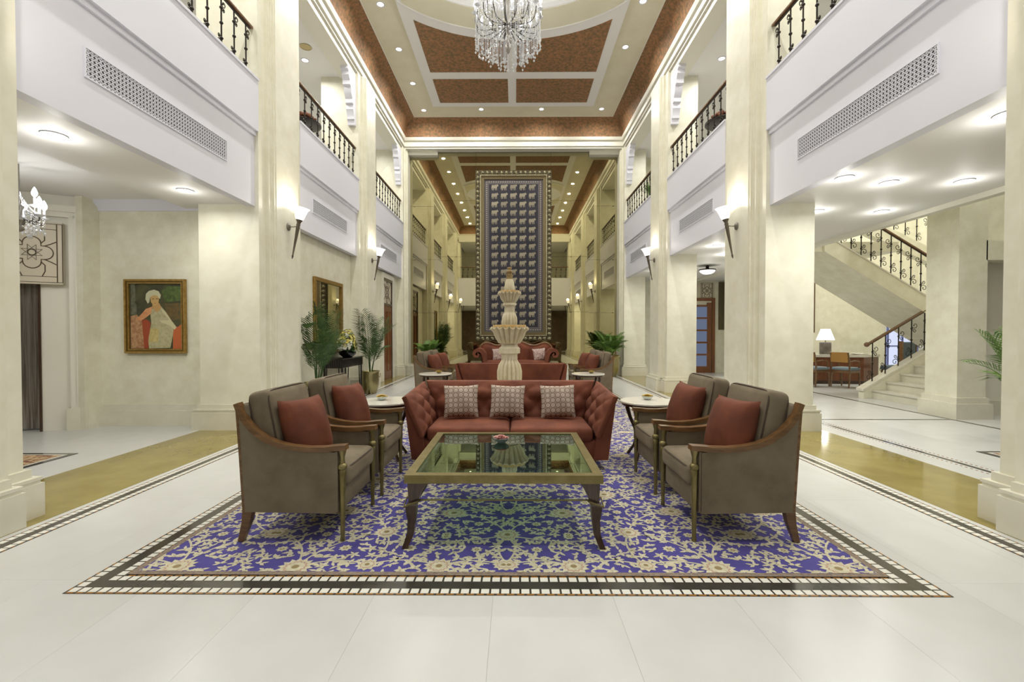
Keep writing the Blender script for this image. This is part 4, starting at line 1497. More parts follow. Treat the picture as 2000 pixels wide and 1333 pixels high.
# ================================================================== torch sconces
def make_sconce():
    """Projects along +x from the wall; origin at the backplate."""
    root = thing('wall_sconce', 'sconce', 'lamp')
    mb = MB(); mb.lathe([(0.01, 0.0), (0.055, 0.0), (0.055, 0.012), (0.04, 0.022), (0.012, 0.026)], 20)
    mb.xf(Matrix.Rotation(PI / 2, 4, 'Y')); mb.build('backplate', M_STEEL, root, 40)
    MB().tube([(0.02, 0, 0), (0.09, 0, 0.0), (0.15, 0, 0.01)], 0.008, 8).build('arm', M_STEEL, root)
    tilt = Matrix.Translation((0.15, 0, 0.01)) @ Matrix.Rotation(RAD(11), 4, 'Y')
    mb = MB().lathe([(0.003, -0.50), (0.012, -0.47), (0.015, -0.45), (0.010, -0.44), (0.017, -0.25), (0.026, -0.04), (0.030, -0.02), (0.024, 0.0), (0.030, 0.02), (0.024, 0.04), (0.03, 0.06), (0.045, 0.085), (0.048, 0.10)], 14)
    mb.xf(tilt); mb.build('torch_stem', mat('pewter', (110, 102, 90), 0.35, metal=0.8), root, 45)
    mb = MB().lathe([(0.046, 0.095), (0.062, 0.12), (0.078, 0.19), (0.098, 0.25), (0.12, 0.275), (0.116, 0.275), (0.094, 0.25), (0.074, 0.19), (0.058, 0.125)], 22)
    mb.xf(tilt); mb.build('glass_shade', M_SHADE, root, 60)
    pl = tilt @ Vector((0, 0, 0.30))
    point('sconce_light', pl, P_SCONCE, 0.06, root, (1.0, 0.93, 0.80))
    return root
sc = None
for s in (-1, 1):
    side = 'left' if s < 0 else 'right'
    for i, k in enumerate('EABC'):
        ym = sum(PILS[k]) / 2
        zz = {'B': 2.92, 'C': 3.06}.get(k, 3.0)
        lb = 'torch sconce with flared white shade, %s from the mirror on the %s columns' % (['fourth', 'third', 'second', 'first'][i], side)
        if sc is None:
            sc = make_sconce(); sc['label'] = lb; sc['group'] = 'torch sconces'
            sc.location = (s * 3.35, ym, zz); sc.rotation_euler = (0, 0, 0 if s < 0 else PI)
        else:
            dup(sc, (s * 3.35, ym, zz), 0 if s < 0 else PI, lb, 'torch sconces')

# ================================================================== recessed lights
DL_TRIM = MB().lathe([(0.062, 0.0), (0.085, 0.0), (0.085, -0.008), (0.062, -0.004)], 24, cap=False).mesh('trim_ring', M_WHITE, 40)
DL_LENS = MB().lathe([(0.001, -0.0015), (0.062, -0.0015)], 24, cap=False).mesh('lens', M_BULB, None)
def downlight(x, y, z, power, label, group, sc_=1.0, col=WARM, spread=165, glow=0.0):
    root = thing('ceiling_light', label, 'light', (x, y, z), 0, group)
    inst('trim_ring', DL_TRIM, (0, 0, 0), parent=root, scale=(sc_, sc_, 1))
    inst('lens', DL_LENS, (0, 0, -0.001), parent=root, scale=(sc_, sc_, 1))
    area('downlight', (0, 0, -0.012), power * (1 - glow), 0.12 * sc_, root, (0, 0, 0), col, spread)
    if glow:
        point('lamp_glow', (0, 0, -0.16), power * glow, 0.05, root, col)  # extra point light added below the fitting to brighten the ceiling around it
    return root
for i in range(9):
    y = 13.60 - 1.45 * i
    downlight(-2.66, y, ZC, P_CEIL, 'recessed spotlight in the left border of the nave ceiling, %s from the mirror wall' % ORD[i], 'nave ceiling spotlights')
    if i != 1:
        downlight(2.60, y - 0.05, ZC, P_CEIL, 'recessed spotlight in the right border of the nave ceiling, %s from the mirror wall' % ORD[i if i < 1 else i - 1], 'nave ceiling spotlights')
for (x, t) in ((-0.95, 'left'), (0.83, 'right')):
    downlight(x, 13.55, ZC, P_CEIL, 'recessed spotlight in the far ceiling border, %s of the two between the corners' % t, 'nave ceiling spotlights')
    downlight(x, 1.95, ZC, P_CEIL, 'recessed spotlight in the ceiling border over the entrance, %s of two, seen in the mirror' % t, 'nave ceiling spotlights')
# galleries
for s in (-1, 1):
    side = 'left' if s < 0 else 'right'
    for i, y in enumerate((13.2, 9.6, 5.2, 2.0)):
        downlight(s * 4.35, y, 7.048, P_GAL, 'recessed light in the upper %s gallery ceiling, %s from the mirror wall' % (side, ORD[i]), 'gallery ceiling lights')
# aisles
for i, (x, y) in enumerate(((-4.05, 4.05), (-4.02, 5.62))):
    downlight(x, y, 3.088, P_AISLE * (1.0 if i == 0 else 0.6), 'round downlight under the left balcony, %s' % ('nearer to the viewer' if i == 0 else 'nearer to the portrait wall'), 'left aisle downlights', 1.1, glow=0.2)
downlight(-5.6, 3.6, 3.198, P_AISLE * 1.3, 'round downlight in the left aisle tray hidden behind the left column', 'left aisle downlights', 1.1, glow=0.35)
R_DL = [(4.02, 3.72, 'round downlight under the right balcony, largest and nearest to the viewer'),
        (3.78, 5.21, 'round downlight under the right balcony, left one of the middle row of three'),
        (4.42, 5.38, 'round downlight under the right balcony, centre one of the middle row of three'),
        (5.25, 5.33, 'round downlight under the right balcony, right one of the middle row of three'),
        (4.40, 6.62, 'round downlight behind the right column, left one of the last pair'),
        (5.35, 6.65, 'round downlight behind the right column, right one of the last pair'),
        (4.1, 9.2, 'small downlight in the right aisle beside the second column'),
        (4.75, 10.2, 'small downlight in the right aisle above the dome lamp'),
        (4.1, 12.8, 'small downlight in the right aisle beside the mirror wall')]
for (x, y, lb) in R_DL:
    downlight(x, y, 3.088, P_AISLE * (0.8 if 5.0 < y < 7.0 else 1.1), lb, 'right aisle downlights', 1.1, glow=0.2)
for (x, y) in ((6.9, 5.6), (9.0, 9.4), (10.2, 12.2), (8.4, 12.6)):
    downlight(x, y, 6.898, P_AISLE * 4.5, 'recessed light high over the staircase at %s' % ({6.9: 'its front', 9.0: 'its middle', 10.2: 'its back right', 8.4: 'its back left'}[x]), 'stair hall lights', 1.2)
i = 0
for x in (-5.0, -1.6, 1.8, 5.6):
    for y in ((-1.1, -4.0) if abs(x) < 2 else (-1.5,)):
        downlight(x, y, 3.098, P_LOBBY, 'recessed light in the low entrance ceiling behind the viewer, %s' % ORD[i], 'entrance ceiling lights', 1.1, NEUT)
        i += 1
vt = thing('ceiling_vent', 'small round beige vent on the upper left gallery ceiling', 'vent', (-4.13, 9.15, 7.05))
MB().lathe([(0.10, 0.0), (0.115, -0.012), (0.10, -0.02), (0.09, -0.012)], 20, cap=False).build('vent_rim', mat('vent_beige', (196, 178, 128), 0.5), vt, 40)
MB().lathe([(0.002, -0.016), (0.09, -0.010)], 20, cap=False).build('vent_face', mat('vent_beige', (196, 178, 128), 0.5), vt, 40)
# dome lamp
dl = thing('dome_ceiling_lamp', 'bronze rimmed white glass dome lamp on the right aisle ceiling', 'lamp', (5.05, 11.9, 3.09))
MB().lathe([(0.04, 0.0), (0.04, -0.06), (0.06, -0.08), (0.20, -0.10), (0.215, -0.115), (0.2, -0.13)], 28).build('bronze_rim', M_IRON, dl, 45)
MB().lathe([(0.195, -0.125), (0.175, -0.17), (0.11, -0.215), (0.005, -0.23)], 28).build('glass_bowl', M_SHADE, dl, 60)
point('dome_light', (0, 0, -0.30), 14, 0.1, dl)

# ================================================================== crystal chandelier
def candle_meshes():
    cm = MB().lathe([(0.012, 0), (0.012, 0.085), (0.006, 0.09)], 8).mesh('candle_tube', M_WHITE, 40)
    bm_ = MB().lathe([(0.006, 0.088), (0.025, 0.115), (0.028, 0.14), (0.016, 0.18), (0.002, 0.205)], 10).mesh('bulb', M_BULBS, 60)
    dish = MB().lathe([(0.006, -0.03), (0.045, -0.008), (0.05, 0.0), (0.012, 0.0)], 12).mesh('drip_dish', M_CRYSTAL, 40)
    return cm, bm_, dish
CAN, BUL, DIS = candle_meshes()
def make_chandelier(loc, R1, zlow, ztop, label, n1, n2, strands, name='crystal_chandelier', lights=4, power=P_CHAND, chain=None):
    root = thing(name, label, 'chandelier', loc)
    H = ztop - zlow
    zm = zlow + 0.50 * H
    MB().lathe([(0.004, zlow + 0.18 * H), (0.03, zlow + 0.2 * H), (0.05, zlow + 0.26 * H), (0.02, zlow + 0.32 * H), (0.035, zlow + 0.40 * H), (0.06, zlow + 0.46 * H), (0.02, zlow + 0.55 * H), (0.03, zlow + 0.7 * H), (0.05, zlow + 0.78 * H), (0.02, zlow + 0.85 * H), (0.015, ztop)], 16).build('stem', M_STEEL, root, 50)
    if chain:
        MB().tube([(0, 0, ztop), (0, 0, chain)], 0.012, 8).build('hanging_rod', M_STEEL, root)
    def tier(n_, R_, z0, ze, off):
        for k in range(n_):
            a = off + 2 * PI * k / n_
            ca, sa = math.cos(a), math.sin(a)
            P_ = []
            for q in range(10):
                t = q / 9
                r = 0.03 + (R_ - 0.03) * math.sin(t * PI / 2) ** 0.8
                z = z0 - 0.08 * H * math.sin(t * PI * 0.8) + (ze - z0) * t ** 3
                P_.append((r * ca, r * sa, z))
            arm = MB().tube(P_, 0.0085, 6).build('arm', mat('chandelier_arm', (84, 80, 74), 0.3, metal=0.8), root)
            c = (R_ * ca, R_ * sa, ze)
            inst('drip_dish', DIS, c, parent=arm)
            inst('candle_tube', CAN, c, parent=arm)
            inst('bulb', BUL, c, parent=arm)
    tier(n1, R1, zm - 0.02 * H, zm + 0.10 * H, 0.1)
    tier(n2, R1 * 0.66, zm, zm + 0.34 * H, 0.35)
    rng = random.Random(5)
    mb = MB()
    bead = MB().ball((0, 0, 0), 1.0, 5, 3)
    def drop(x, y, z, r):
        o = len(mb.v)
        mb.v += [(x, y, z + r * 1.3), (x + r, y, z), (x, y + r, z), (x - r, y, z), (x, y - r, z), (x, y, z - r * 1.5)]
        for (a, b, c) in ((0, 1, 2), (0, 2, 3), (0, 3, 4), (0, 4, 1), (5, 2, 1), (5, 3, 2), (5, 4, 3), (5, 1, 4)):
            mb.f.append((o + a, o + b, o + c)); mb.m.append(0)
    for k in range(strands):
        a = rng.uniform(0, 2 * PI)
        r = R1 * rng.choice((0.98, 0.9, 0.78, 0.62, 0.45, 0.98))
        ztp = zm + 0.05 * H * rng.uniform(-1, 1) + 0.08 * H * (r / R1)
        ln = H * rng.uniform(0.30, 0.46) * (0.75 + 0.35 * (1 - r / R1))
        n_ = int(ln / 0.026)
        x, y = r * math.cos(a), r * math.sin(a)
        for q in range(n_):
            drop(x, y, ztp - q * 0.026, 0.0068)
        drop(x, y, ztp - n_ * 0.026 - 0.025, 0.019)
    for k in range(strands // 2):       # swags above the arms
        a = rng.uniform(0, 2 * PI)
        for q in range(14):
            t = q / 13
            r = R1 * (0.98 - 0.85 * t)
            z = zm + 0.12 * H + 0.42 * H * t ** 1.6
            drop(r * math.cos(a), r * math.sin(a), z, 0.0085)
    mb.build('crystal_strands', M_CRYSTAL, root, None, kind='stuff', recalc=False)
    for k in range(lights):
        a = 2 * PI * k / lights
        point('chandelier_light', (R1 * 1.06 * math.cos(a), R1 * 1.06 * math.sin(a), zm + 0.26 * H), power, 0.05, root, NEUT)
    return root
make_chandelier((-0.07, 7.80, 0.0), 0.56, 5.78, 7.35, 'large crystal chandelier with candle bulbs hanging from the oval dome', 18, 12, 300, chain=8.35)
make_chandelier((-5.42, 5.0, 0.0), 0.21, 2.36, 2.82, 'small crystal chandelier before the lattice panelled doorway at left', 6, 3, 40, lights=2, power=12, chain=3.19)
# ================================================================== lift portal at left
ang = math.atan2(-0.48, -0.88)
portal = sroot('door_1', (-5.87, 6.30, 0)); portal.rotation_euler = (0, 0, ang)
mb = MB()
mb.box(0.0, 0.50, -0.30, -0.02, 0, 3.2); mb.box(1.40, 2.0, -0.30, -0.02, 0, 3.2); mb.box(0.50, 1.40, -0.30, -0.02, 2.0, 3.2)
mb.build('portal_wall', M_TRIM, portal, None)
mb = MB()
mb.box(0.02, 0.13, -0.02, 0.05, 0, 2.98); mb.box(0.13, 0.20, -0.02, 0.03, 0, 2.93); mb.box(0.13, 1.9, -0.02, 0.03, 2.90, 2.97); mb.box(0.02, 1.9, -0.02, 0.05, 2.97, 3.06)
mb.build('casing', M_TRIM, portal, None)
MB().box(0.02, 0.24, -0.02, 0.06, 0, 0.30).build('base', M_BASE, portal, None)
hood = MB().box(0.25, 1.45, -0.02, 0.07, 1.98, 2.81).build('transom_panel', mat('panel_cream', (222, 212, 190), 0.45), portal, None)
M_LINE = mat('lattice_line', (84, 70, 50), 0.5)
def lattice(parent, cx, cz, hs, y, wd=0.006):
    """Eight point star in a quatrefoil with a frame, drawn by raised strips; local plane x-z at y."""
    mb = MB()
    def line(pts, closed=False):
        mb.tube([(cx + p[0] * hs, y, cz + p[1] * hs) for p in pts], wd, 4, closed)
    line([(-1, -1.3), (1, -1.3), (1, 1.3), (-1, 1.3)], True)
    line([(-0.82, -1.05), (0.82, -1.05), (0.82, 1.05), (-0.82, 1.05)], True)
    line([(-0.82, -1.3), (-0.82, 1.3)]); line([(0.82, -1.3), (0.82, 1.3)])
    n_ = 8
    star = []
    for k in range(8):
        a = PI / 8 + k * 2 * PI * 3 / 8
        star.append((0.36 * math.cos(a), 0.36 * math.sin(a)))
    line(star, True)
    line([(0.13 * math.cos(2 * PI * k / 14), 0.13 * math.sin(2 * PI * k / 14)) for k in range(14)], True)
    q = []
    for k in range(4):
        c = k * PI / 2
        ox, oz = 0.40 * math.cos(c), 0.40 * math.sin(c)
        for j in range(9):
            a = c - PI / 2 + PI * j / 8
            q.append((ox + 0.30 * math.cos(a), oz + 0.30 * math.sin(a)))
        c2 = c + PI / 4
        q.append((0.42 * math.cos(c2), 0.42 * math.sin(c2)))
    line(q, True)
    for sx in (-1, 1):
        for sz in (-1, 1):
            line([(sx * 0.30, sz * 0.42), (sx * 0.42, sz * 0.55), (sx * 0.42, sz * 0.82), (sx * 0.32, sz * 1.05)])
            line([(sx * 0.42, sz * 0.30), (sx * 0.62, sz * 0.40), (sx * 0.82, sz * 0.52)])
    return mb.build('lattice', M_LINE, parent, None)
lattice(hood, 0.55, 2.395, 0.30, 0.073)
lattice(hood, 1.15, 2.395, 0.30, 0.073)
M_LIFT = mat('lift_steel', (120, 114, 108), 0.25, metal=0.8, col2=(176, 170, 164), scale=3, stretch=(14, 1, 0.4), lo=0.4, hi=0.6)
for x in (0.50, 0.955):
    MB().box(x + 0.004, x + 0.445, -0.24, -0.21, 0.01, 2.0).build('lift_leaf', M_LIFT, portal, None)
mb = MB(); mb.box(0.50, 0.525, -0.20, -0.0, 0, 2.0)
mb.build('jamb', M_DKWOOD, portal, None)
struct('wall_portal_return', MB().box(-5.96, -5.86, 6.2, 6.5, 0, 3.2), M_WALL)

# small carpet in the left aisle and the right aisle
M_CARP = mat('small_carpet', (110, 70, 52), 0.95, col2=(186, 160, 122), scale=16, detail=3, lo=0.42, hi=0.58)
def small_rug(x0, x1, y0, y1, label):
    root = thing('small_rug', label, 'rug', ((x0 + x1) / 2, (y0 + y1) / 2, 0))
    hx, hy = (x1 - x0) / 2, (y1 - y0) / 2
    MB().box(-hx, hx, -hy, hy, 0, 0.005).build('rug_edge', M_BLACKST, root, None)
    MB().box(-hx + 0.06, hx - 0.06, -hy + 0.06, hy - 0.06, 0, 0.0065).build('rug_border', M_TILEW, root, None)
    MB().box(-hx + 0.09, hx - 0.09, -hy + 0.09, hy - 0.09, 0, 0.008).build('rug_field', M_CARP, root, None)
small_rug(-6.8, -4.75, 3.2, 4.95, 'small patterned rug with dark edge before the lift door at left')
small_rug(5.2, 7.6, 3.4, 5.1, 'small patterned rug with dark edge in the right aisle')

# ================================================================== portrait
def make_portrait():
    root = thing('framed_portrait', 'gold framed painted portrait of a standing figure in white on the left wall', 'painting', (-5.055, 6.455, 1.565))
    hw, hh, f = 0.435, 0.525, 0.062
    def rectframe(a, b, y0, y1, nm, m):
        mb = MB()
        mb.box(-hw + a, hw - a, y0, y1, -hh + a, -hh + b); mb.box(-hw + a, hw - a, y0, y1, hh - b, hh - a)
        mb.box(-hw + a, -hw + b, y0, y1, -hh + b, hh - b); mb.box(hw - b, hw - a, y0, y1, -hh + b, hh - b)
        mb.build(nm, m, root, None)
    rectframe(0, 0.026, -0.045, 0, 'outer_frame', M_GOLD)
    rectframe(0.026, 0.048, -0.03, 0, 'middle_frame', mat('gold_dark', (120, 94, 46), 0.45, metal=0.5))
    rectframe(0.048, f, -0.036, 0, 'inner_frame', M_GOLD)
    W2, H2 = hw - f, hh - f
    MB().box(-W2, W2, -0.012, 0, -H2, H2).build('canvas', mat('canvas_ground', (50, 52, 36), 0.6, col2=(84, 82, 50), scale=4, detail=5), root, None)
    lay = [0.0125]
    def shape(nm, col, pts, col2=None):
        # pts in crop pixels of the painting (150..955, 195..1195)
        lay[0] += 0.0004
        P_ = [((x - 552.0) / 403.0 * W2, (695.0 - y) / 500.0 * H2) for x, y in pts]
        vs = [(x, -lay[0], z) for x, z in P_]
        mb = MB(); mb.add(vs, [tuple(range(len(vs)))])
        mb.build(nm, mat('paint_' + nm, col, 0.6, col2=col2, scale=25) if col2 else mat('paint_' + nm, col, 0.6), root, None)
    shape('painted_sky', (112, 88, 48), [(690, 500), (955, 490), (955, 720), (800, 760), (700, 640)], (84, 76, 44))
    shape('painted_trees', (58, 74, 34), [(640, 300), (760, 230), (940, 240), (945, 450), (700, 480)], (88, 108, 52))
    shape('painted_column', (112, 112, 92), [(170, 195), (235, 195), (240, 400), (255, 420), (225, 480), (255, 520), (250, 670), (165, 670)], (84, 84, 66))
    shape('painted_left_drape', (186, 150, 110), [(160, 690), (260, 670), (330, 760), (350, 900), (365, 1190), (160, 1190)], (150, 96, 64))
    shape('painted_chair', (152, 66, 36), [(335, 760), (400, 735), (470, 790), (450, 960), (430, 1190), (365, 1190)])
    shape('painted_right_chair', (188, 98, 52), [(815, 870), (900, 850), (955, 800), (955, 1195), (810, 1195)])
    shape('painted_robe', (190, 184, 146), [(460, 580), (640, 545), (700, 620), (780, 740), (830, 850), (810, 1000), (770, 1180), (440, 1190), (430, 1050), (480, 800), (470, 700)], (166, 160, 120))
    shape('painted_sash', (206, 200, 160), [(620, 560), (700, 620), (800, 770), (870, 860), (840, 900), (760, 830), (640, 790), (600, 760), (760, 750), (660, 640)])
    shape('painted_skirt', (178, 160, 98), [(460, 880), (600, 880), (580, 1090), (440, 1090)], (206, 190, 130))
    shape('painted_sleeve', (196, 128, 84), [(400, 580), (500, 545), (480, 650), (420, 700), (330, 760), (250, 740), (330, 660)], (212, 156, 110))
    shape('painted_neck', (190, 150, 96), [(500, 500), (610, 490), (640, 560), (570, 640), (500, 560)])
    shape('painted_headdress', (206, 204, 170), [(430, 500), (395, 430), (405, 350), (450, 305), (530, 285), (600, 310), (635, 370), (620, 430), (590, 400), (470, 400), (455, 480)])
    shape('painted_face', (198, 164, 104), [(470, 400), (520, 370), (580, 375), (605, 420), (600, 480), (560, 530), (530, 530), (480, 480)])
    shape('painted_brow', (92, 68, 40), [(500, 425), (530, 420), (532, 428), (502, 434)]); shape('painted_eye', (60, 44, 30), [(558, 420), (592, 424), (590, 432), (558, 428)])
    shape('painted_mouth', (150, 84, 60), [(530, 492), (565, 492), (548, 502)])
make_portrait()

# ================================================================== tapestry
def make_tapestry():
    root = thing('framed_tapestry', 'tall dark blue tapestry of pale cows in a carved silver frame on the mirror wall', 'tapestry', (0.0, 14.715, 1.10))
    hw, H = 1.215, 5.44
    def fr(a, b, y0, y1, nm, m):
        mb = MB()
        mb.box(-hw + a, hw - a, y0, y1, a, b); mb.box(-hw + a, hw - a, y0, y1, H - b, H - a)
        mb.box(-hw + a, -hw + b, y0, y1, b, H - b); mb.box(hw - b, hw - a, y0, y1, b, H - b)
        return mb.build(nm, m, root, None)
    fo = fr(0, 0.145, -0.09, 0, 'outer_frame', mat('frame_dark', (74, 66, 46), 0.45, metal=0.5))
    fr(0.145, 0.175, -0.11, 0, 'bead_frame', M_SILVER)
    fr(0.175, 0.27, -0.07, 0, 'inner_frame', mat('frame_bronze', (116, 104, 74), 0.4, metal=0.6))
    rng = random.Random(3)
    mb = MB()
    def carve(x, z):
        mb.ball((x, -0.095, z), 0.038, 7, 4, 1.0)
        for k in range(5):
            a = 2 * PI * k / 5 + rng.random()
            mb.tube([(x, -0.095, z), (x + 0.045 * math.cos(a), -0.10, z + 0.045 * math.sin(a)), (x + 0.062 * math.cos(a + 0.6), -0.093, z + 0.062 * math.sin(a + 0.6))], [0.018, 0.016, 0.005], 4)
    n_ = int(H / 0.155)
    for i in range(n_ + 1):
        z = 0.072 + (H - 0.144) * i / n_
        carve(-hw + 0.072, z); carve(hw - 0.072, z)
    m_ = int(2 * hw / 0.155)
    for i in range(1, m_):
        x = -hw + 0.072 + (2 * hw - 0.144) * i / m_
        carve(x, 0.072); carve(x, H - 0.072)
    mb.build('carved_leaves', M_SILVER, fo, 50, kind='stuff')
    a = 0.27
    MB().box(-hw + a, hw - a, -0.03, 0, a, H - a).build('cloth', mat('navy_cloth', (34, 33, 42), 0.75, col2=(50, 47, 60), scale=3), root, None)
    bd = MB()
    M_BORD = mat('cloth_border', (112, 106, 104), 0.8, col2=(70, 64, 70), scale=60, lo=0.4, hi=0.6)
    b0, b1 = a + 0.0, a + 0.16
    bd.box(-hw + b0, hw - b0, -0.034, -0.02, b0, b1); bd.box(-hw + b0, hw - b0, -0.034, -0.02, H - b1, H - b0)
    bd.box(-hw + b0, -hw + b1, -0.034, -0.02, b1, H - b1); bd.box(hw - b1, hw - b0, -0.034, -0.02, b1, H - b1)
    bd.build('cloth_border', M_BORD, root, None)
    dots = MB()
    for i in range(72):
        z = 0.36 + (H - 0.72) * i / 71
        for x in (-hw + a + 0.08, hw - a - 0.08):
            dots.add([(x - .022, -0.0355, z), (x, -0.0355, z - .022), (x + .022, -0.0355, z), (x, -0.0355, z + .022)], [(0, 1, 2, 3)])
    for i in range(24):
        x = -hw + 0.36 + (2 * hw - 0.72) * i / 23
        for z in (a + 0.08, H - a - 0.08):
            dots.add([(x - .022, -0.0355, z), (x, -0.0355, z - .022), (x + .022, -0.0355, z), (x, -0.0355, z + .022)], [(0, 1, 2, 3)])
    dots.build('border_dots', mat('border_dot', (170, 164, 156), 0.8), root, None, kind='stuff')
    cow = [(-0.5, 0.28), (-0.42, 0.36), (-0.1, 0.33), (0.12, 0.40), (0.24, 0.36), (0.34, 0.42), (0.36, 0.56), (0.41, 0.44), (0.50, 0.38), (0.58, 0.22), (0.52, 0.12), (0.42, 0.16), (0.36, 0.02), (0.33, -0.10),
           (0.33, -0.5), (0.24, -0.5), (0.22, -0.14), (0.14, -0.16), (0.12, -0.5), (0.03, -0.5), (0.0, -0.16), (-0.16, -0.17), (-0.2, -0.5), (-0.29, -0.5), (-0.29, -0.14), (-0.34, -0.12), (-0.36, -0.5), (-0.45, -0.5), (-0.44, -0.06), (-0.50, -0.3), (-0.55, -0.28), (-0.52, 0.1)]
    mb = MB(); mb.prism([(x * 0.205, z * 0.20) for x, z in cow], 'y', -0.004, 0)
    me = mb.mesh('cow_motif', mat('cow_cream', (158, 150, 130), 0.8, rnd=0.25), None)
    zs_ = [0.58 + (H - 1.10) * j / 16 for j in range(17)]
    for j, z in enumerate(zs_):
        for i in range(5):
            inst('cow_motif', me, (-0.60 + 0.30 * i, -0.0305, z), parent=root)
make_tapestry()

# ================================================================== left wall: wooden door, mirror, console, flowers
d2 = sroot('door_2', (-3.65, 0, 0))
MB().box(0.0, 0.03, 12.62, 13.50, 0.0, 2.12).build('leaf', M_DOORW, d2, None)
mb = MB(); mb.box(0.03, 0.045, 12.70, 12.78, 0.05, 2.07); mb.box(0.03, 0.045, 13.34, 13.42, 0.05, 2.07); mb.box(0.03, 0.045, 12.78, 13.34, 0.05, 0.25); mb.box(0.03, 0.045, 12.78, 13.34, 1.95, 2.07); mb.box(0.03, 0.045, 13.02, 13.10, 0.25, 1.95)
mb.build('stile', M_DOORW, d2, None)
mb = MB(); mb.box(0, 0.07, 12.44, 12.60, 0, 3.02); mb.box(0, 0.07, 13.52, 13.68, 0, 3.02); mb.box(0, 0.07, 12.60, 13.52, 2.88, 3.02)
mb.build('casing', M_TRIM, d2, None)
mb = MB(); mb.box(0, 0.05, 12.60, 13.52, 2.12, 2.18); mb.box(0, 0.05, 12.60, 13.52, 2.82, 2.88); mb.box(0, 0.05, 12.60, 12.63, 0, 2.88); mb.box(0, 0.05, 13.49, 13.52, 0, 2.88)
mb.build('frame', M_DKWOOD, d2, None)
MB().box(0.0, 0.02, 12.63, 13.49, 2.18, 2.82).build('transom_pane', mat('panel_cream', (222, 212, 190), 0.45), d2, None)
mb = MB()
def ln(pts, closed=False):
    mb.tube([(0.024, 13.06 + p[0], 2.50 + p[1]) for p in pts], 0.009, 4, closed)
for (r, cz) in ((0.17, 0), (0.10, 0.2), (0.10, -0.2)):
    ln([(r * math.cos(2 * PI * k / 16), cz + r * math.sin(2 * PI * k / 16)) for k in range(16)], True)
ln([(-0.41, -0.3), (0.41, 0.3)]); ln([(-0.41, 0.3), (0.41, -0.3)])
mb.build('lattice', M_LINE, d2, None)
mb = MB(); mb.tube([(0.045, 13.40, 1.0), (0.09, 13.40, 1.0), (0.09, 13.28, 1.0)], 0.01, 6); mb.build('handle', M_BRASS, d2)

wm = thing('framed_wall_mirror', 'tall gold framed mirror on the left wall above the black console', 'mirror', (-3.65, 8.98, 0.95))
mb = MB()
y0, y1, H = -0.67, 0.67, 1.42
mb.box(0, 0.05, y0, y0 + 0.07, 0, H); mb.box(0, 0.05, y1 - 0.07, y1, 0, H); mb.box(0, 0.05, y0 + 0.07, y1 - 0.07, 0, 0.07); mb.box(0, 0.05, y0 + 0.07, y1 - 0.07, H - 0.07, H)
mb.build('gold_frame', M_GOLD, wm, None)
MB().box(0, 0.02, y0 + 0.07, y1 - 0.07, 0.07, H - 0.07).build('glass', M_MIRROR2, wm, None)

def make_console():
    root = thing('console_table', 'black console table with triple rod legs under the gold framed mirror', 'table', (-3.43, 9.22, 0))
    hx, hy = 0.185, 0.58
    MB().rbox((0, 0, 0.83), (2 * hx + 0.05, 2 * hy + 0.05, 0.022), 0.008).build('top', M_BLACK, root)
    MB().box(-hx, hx, -hy, hy, 0.655, 0.819).build('apron', M_BLACK, root, None)
    mb = MB()
    for i in range(26):
        y = -hy + 0.02 + (2 * hy - 0.04) * i / 25
        mb.tube([(hx, y, 0.665), (hx, y, 0.81)], 0.010, 6)
    for i in range(9):
        x = -hx + 0.02 + (2 * hx - 0.04) * i / 8
        mb.tube([(x, -hy, 0.665), (x, -hy, 0.81)], 0.010, 6)
    mb.build('reeding', M_BLACK, root)
    for sx in (-1, 1):
        for sy in (-1, 1):
            mb = MB()
            for (dx, dy) in ((0, 0), (-0.055, 0), (0, -0.055)):
                mb.tube([(sx * (hx - 0.015 + dx), sy * (hy - 0.015 + dy), 0.66), (sx * (hx - 0.02 + dx * 0.6), sy * (hy - 0.02 + dy * 0.6), 0.02)], 0.011, 6)
            mb.box(sx * (hx - 0.035) - 0.035, sx * (hx - 0.035) + 0.035, sy * (hy - 0.035) - 0.035, sy * (hy - 0.035) + 0.035, 0, 0.025)
            mb.build('leg', M_BLACK, root)
make_console()

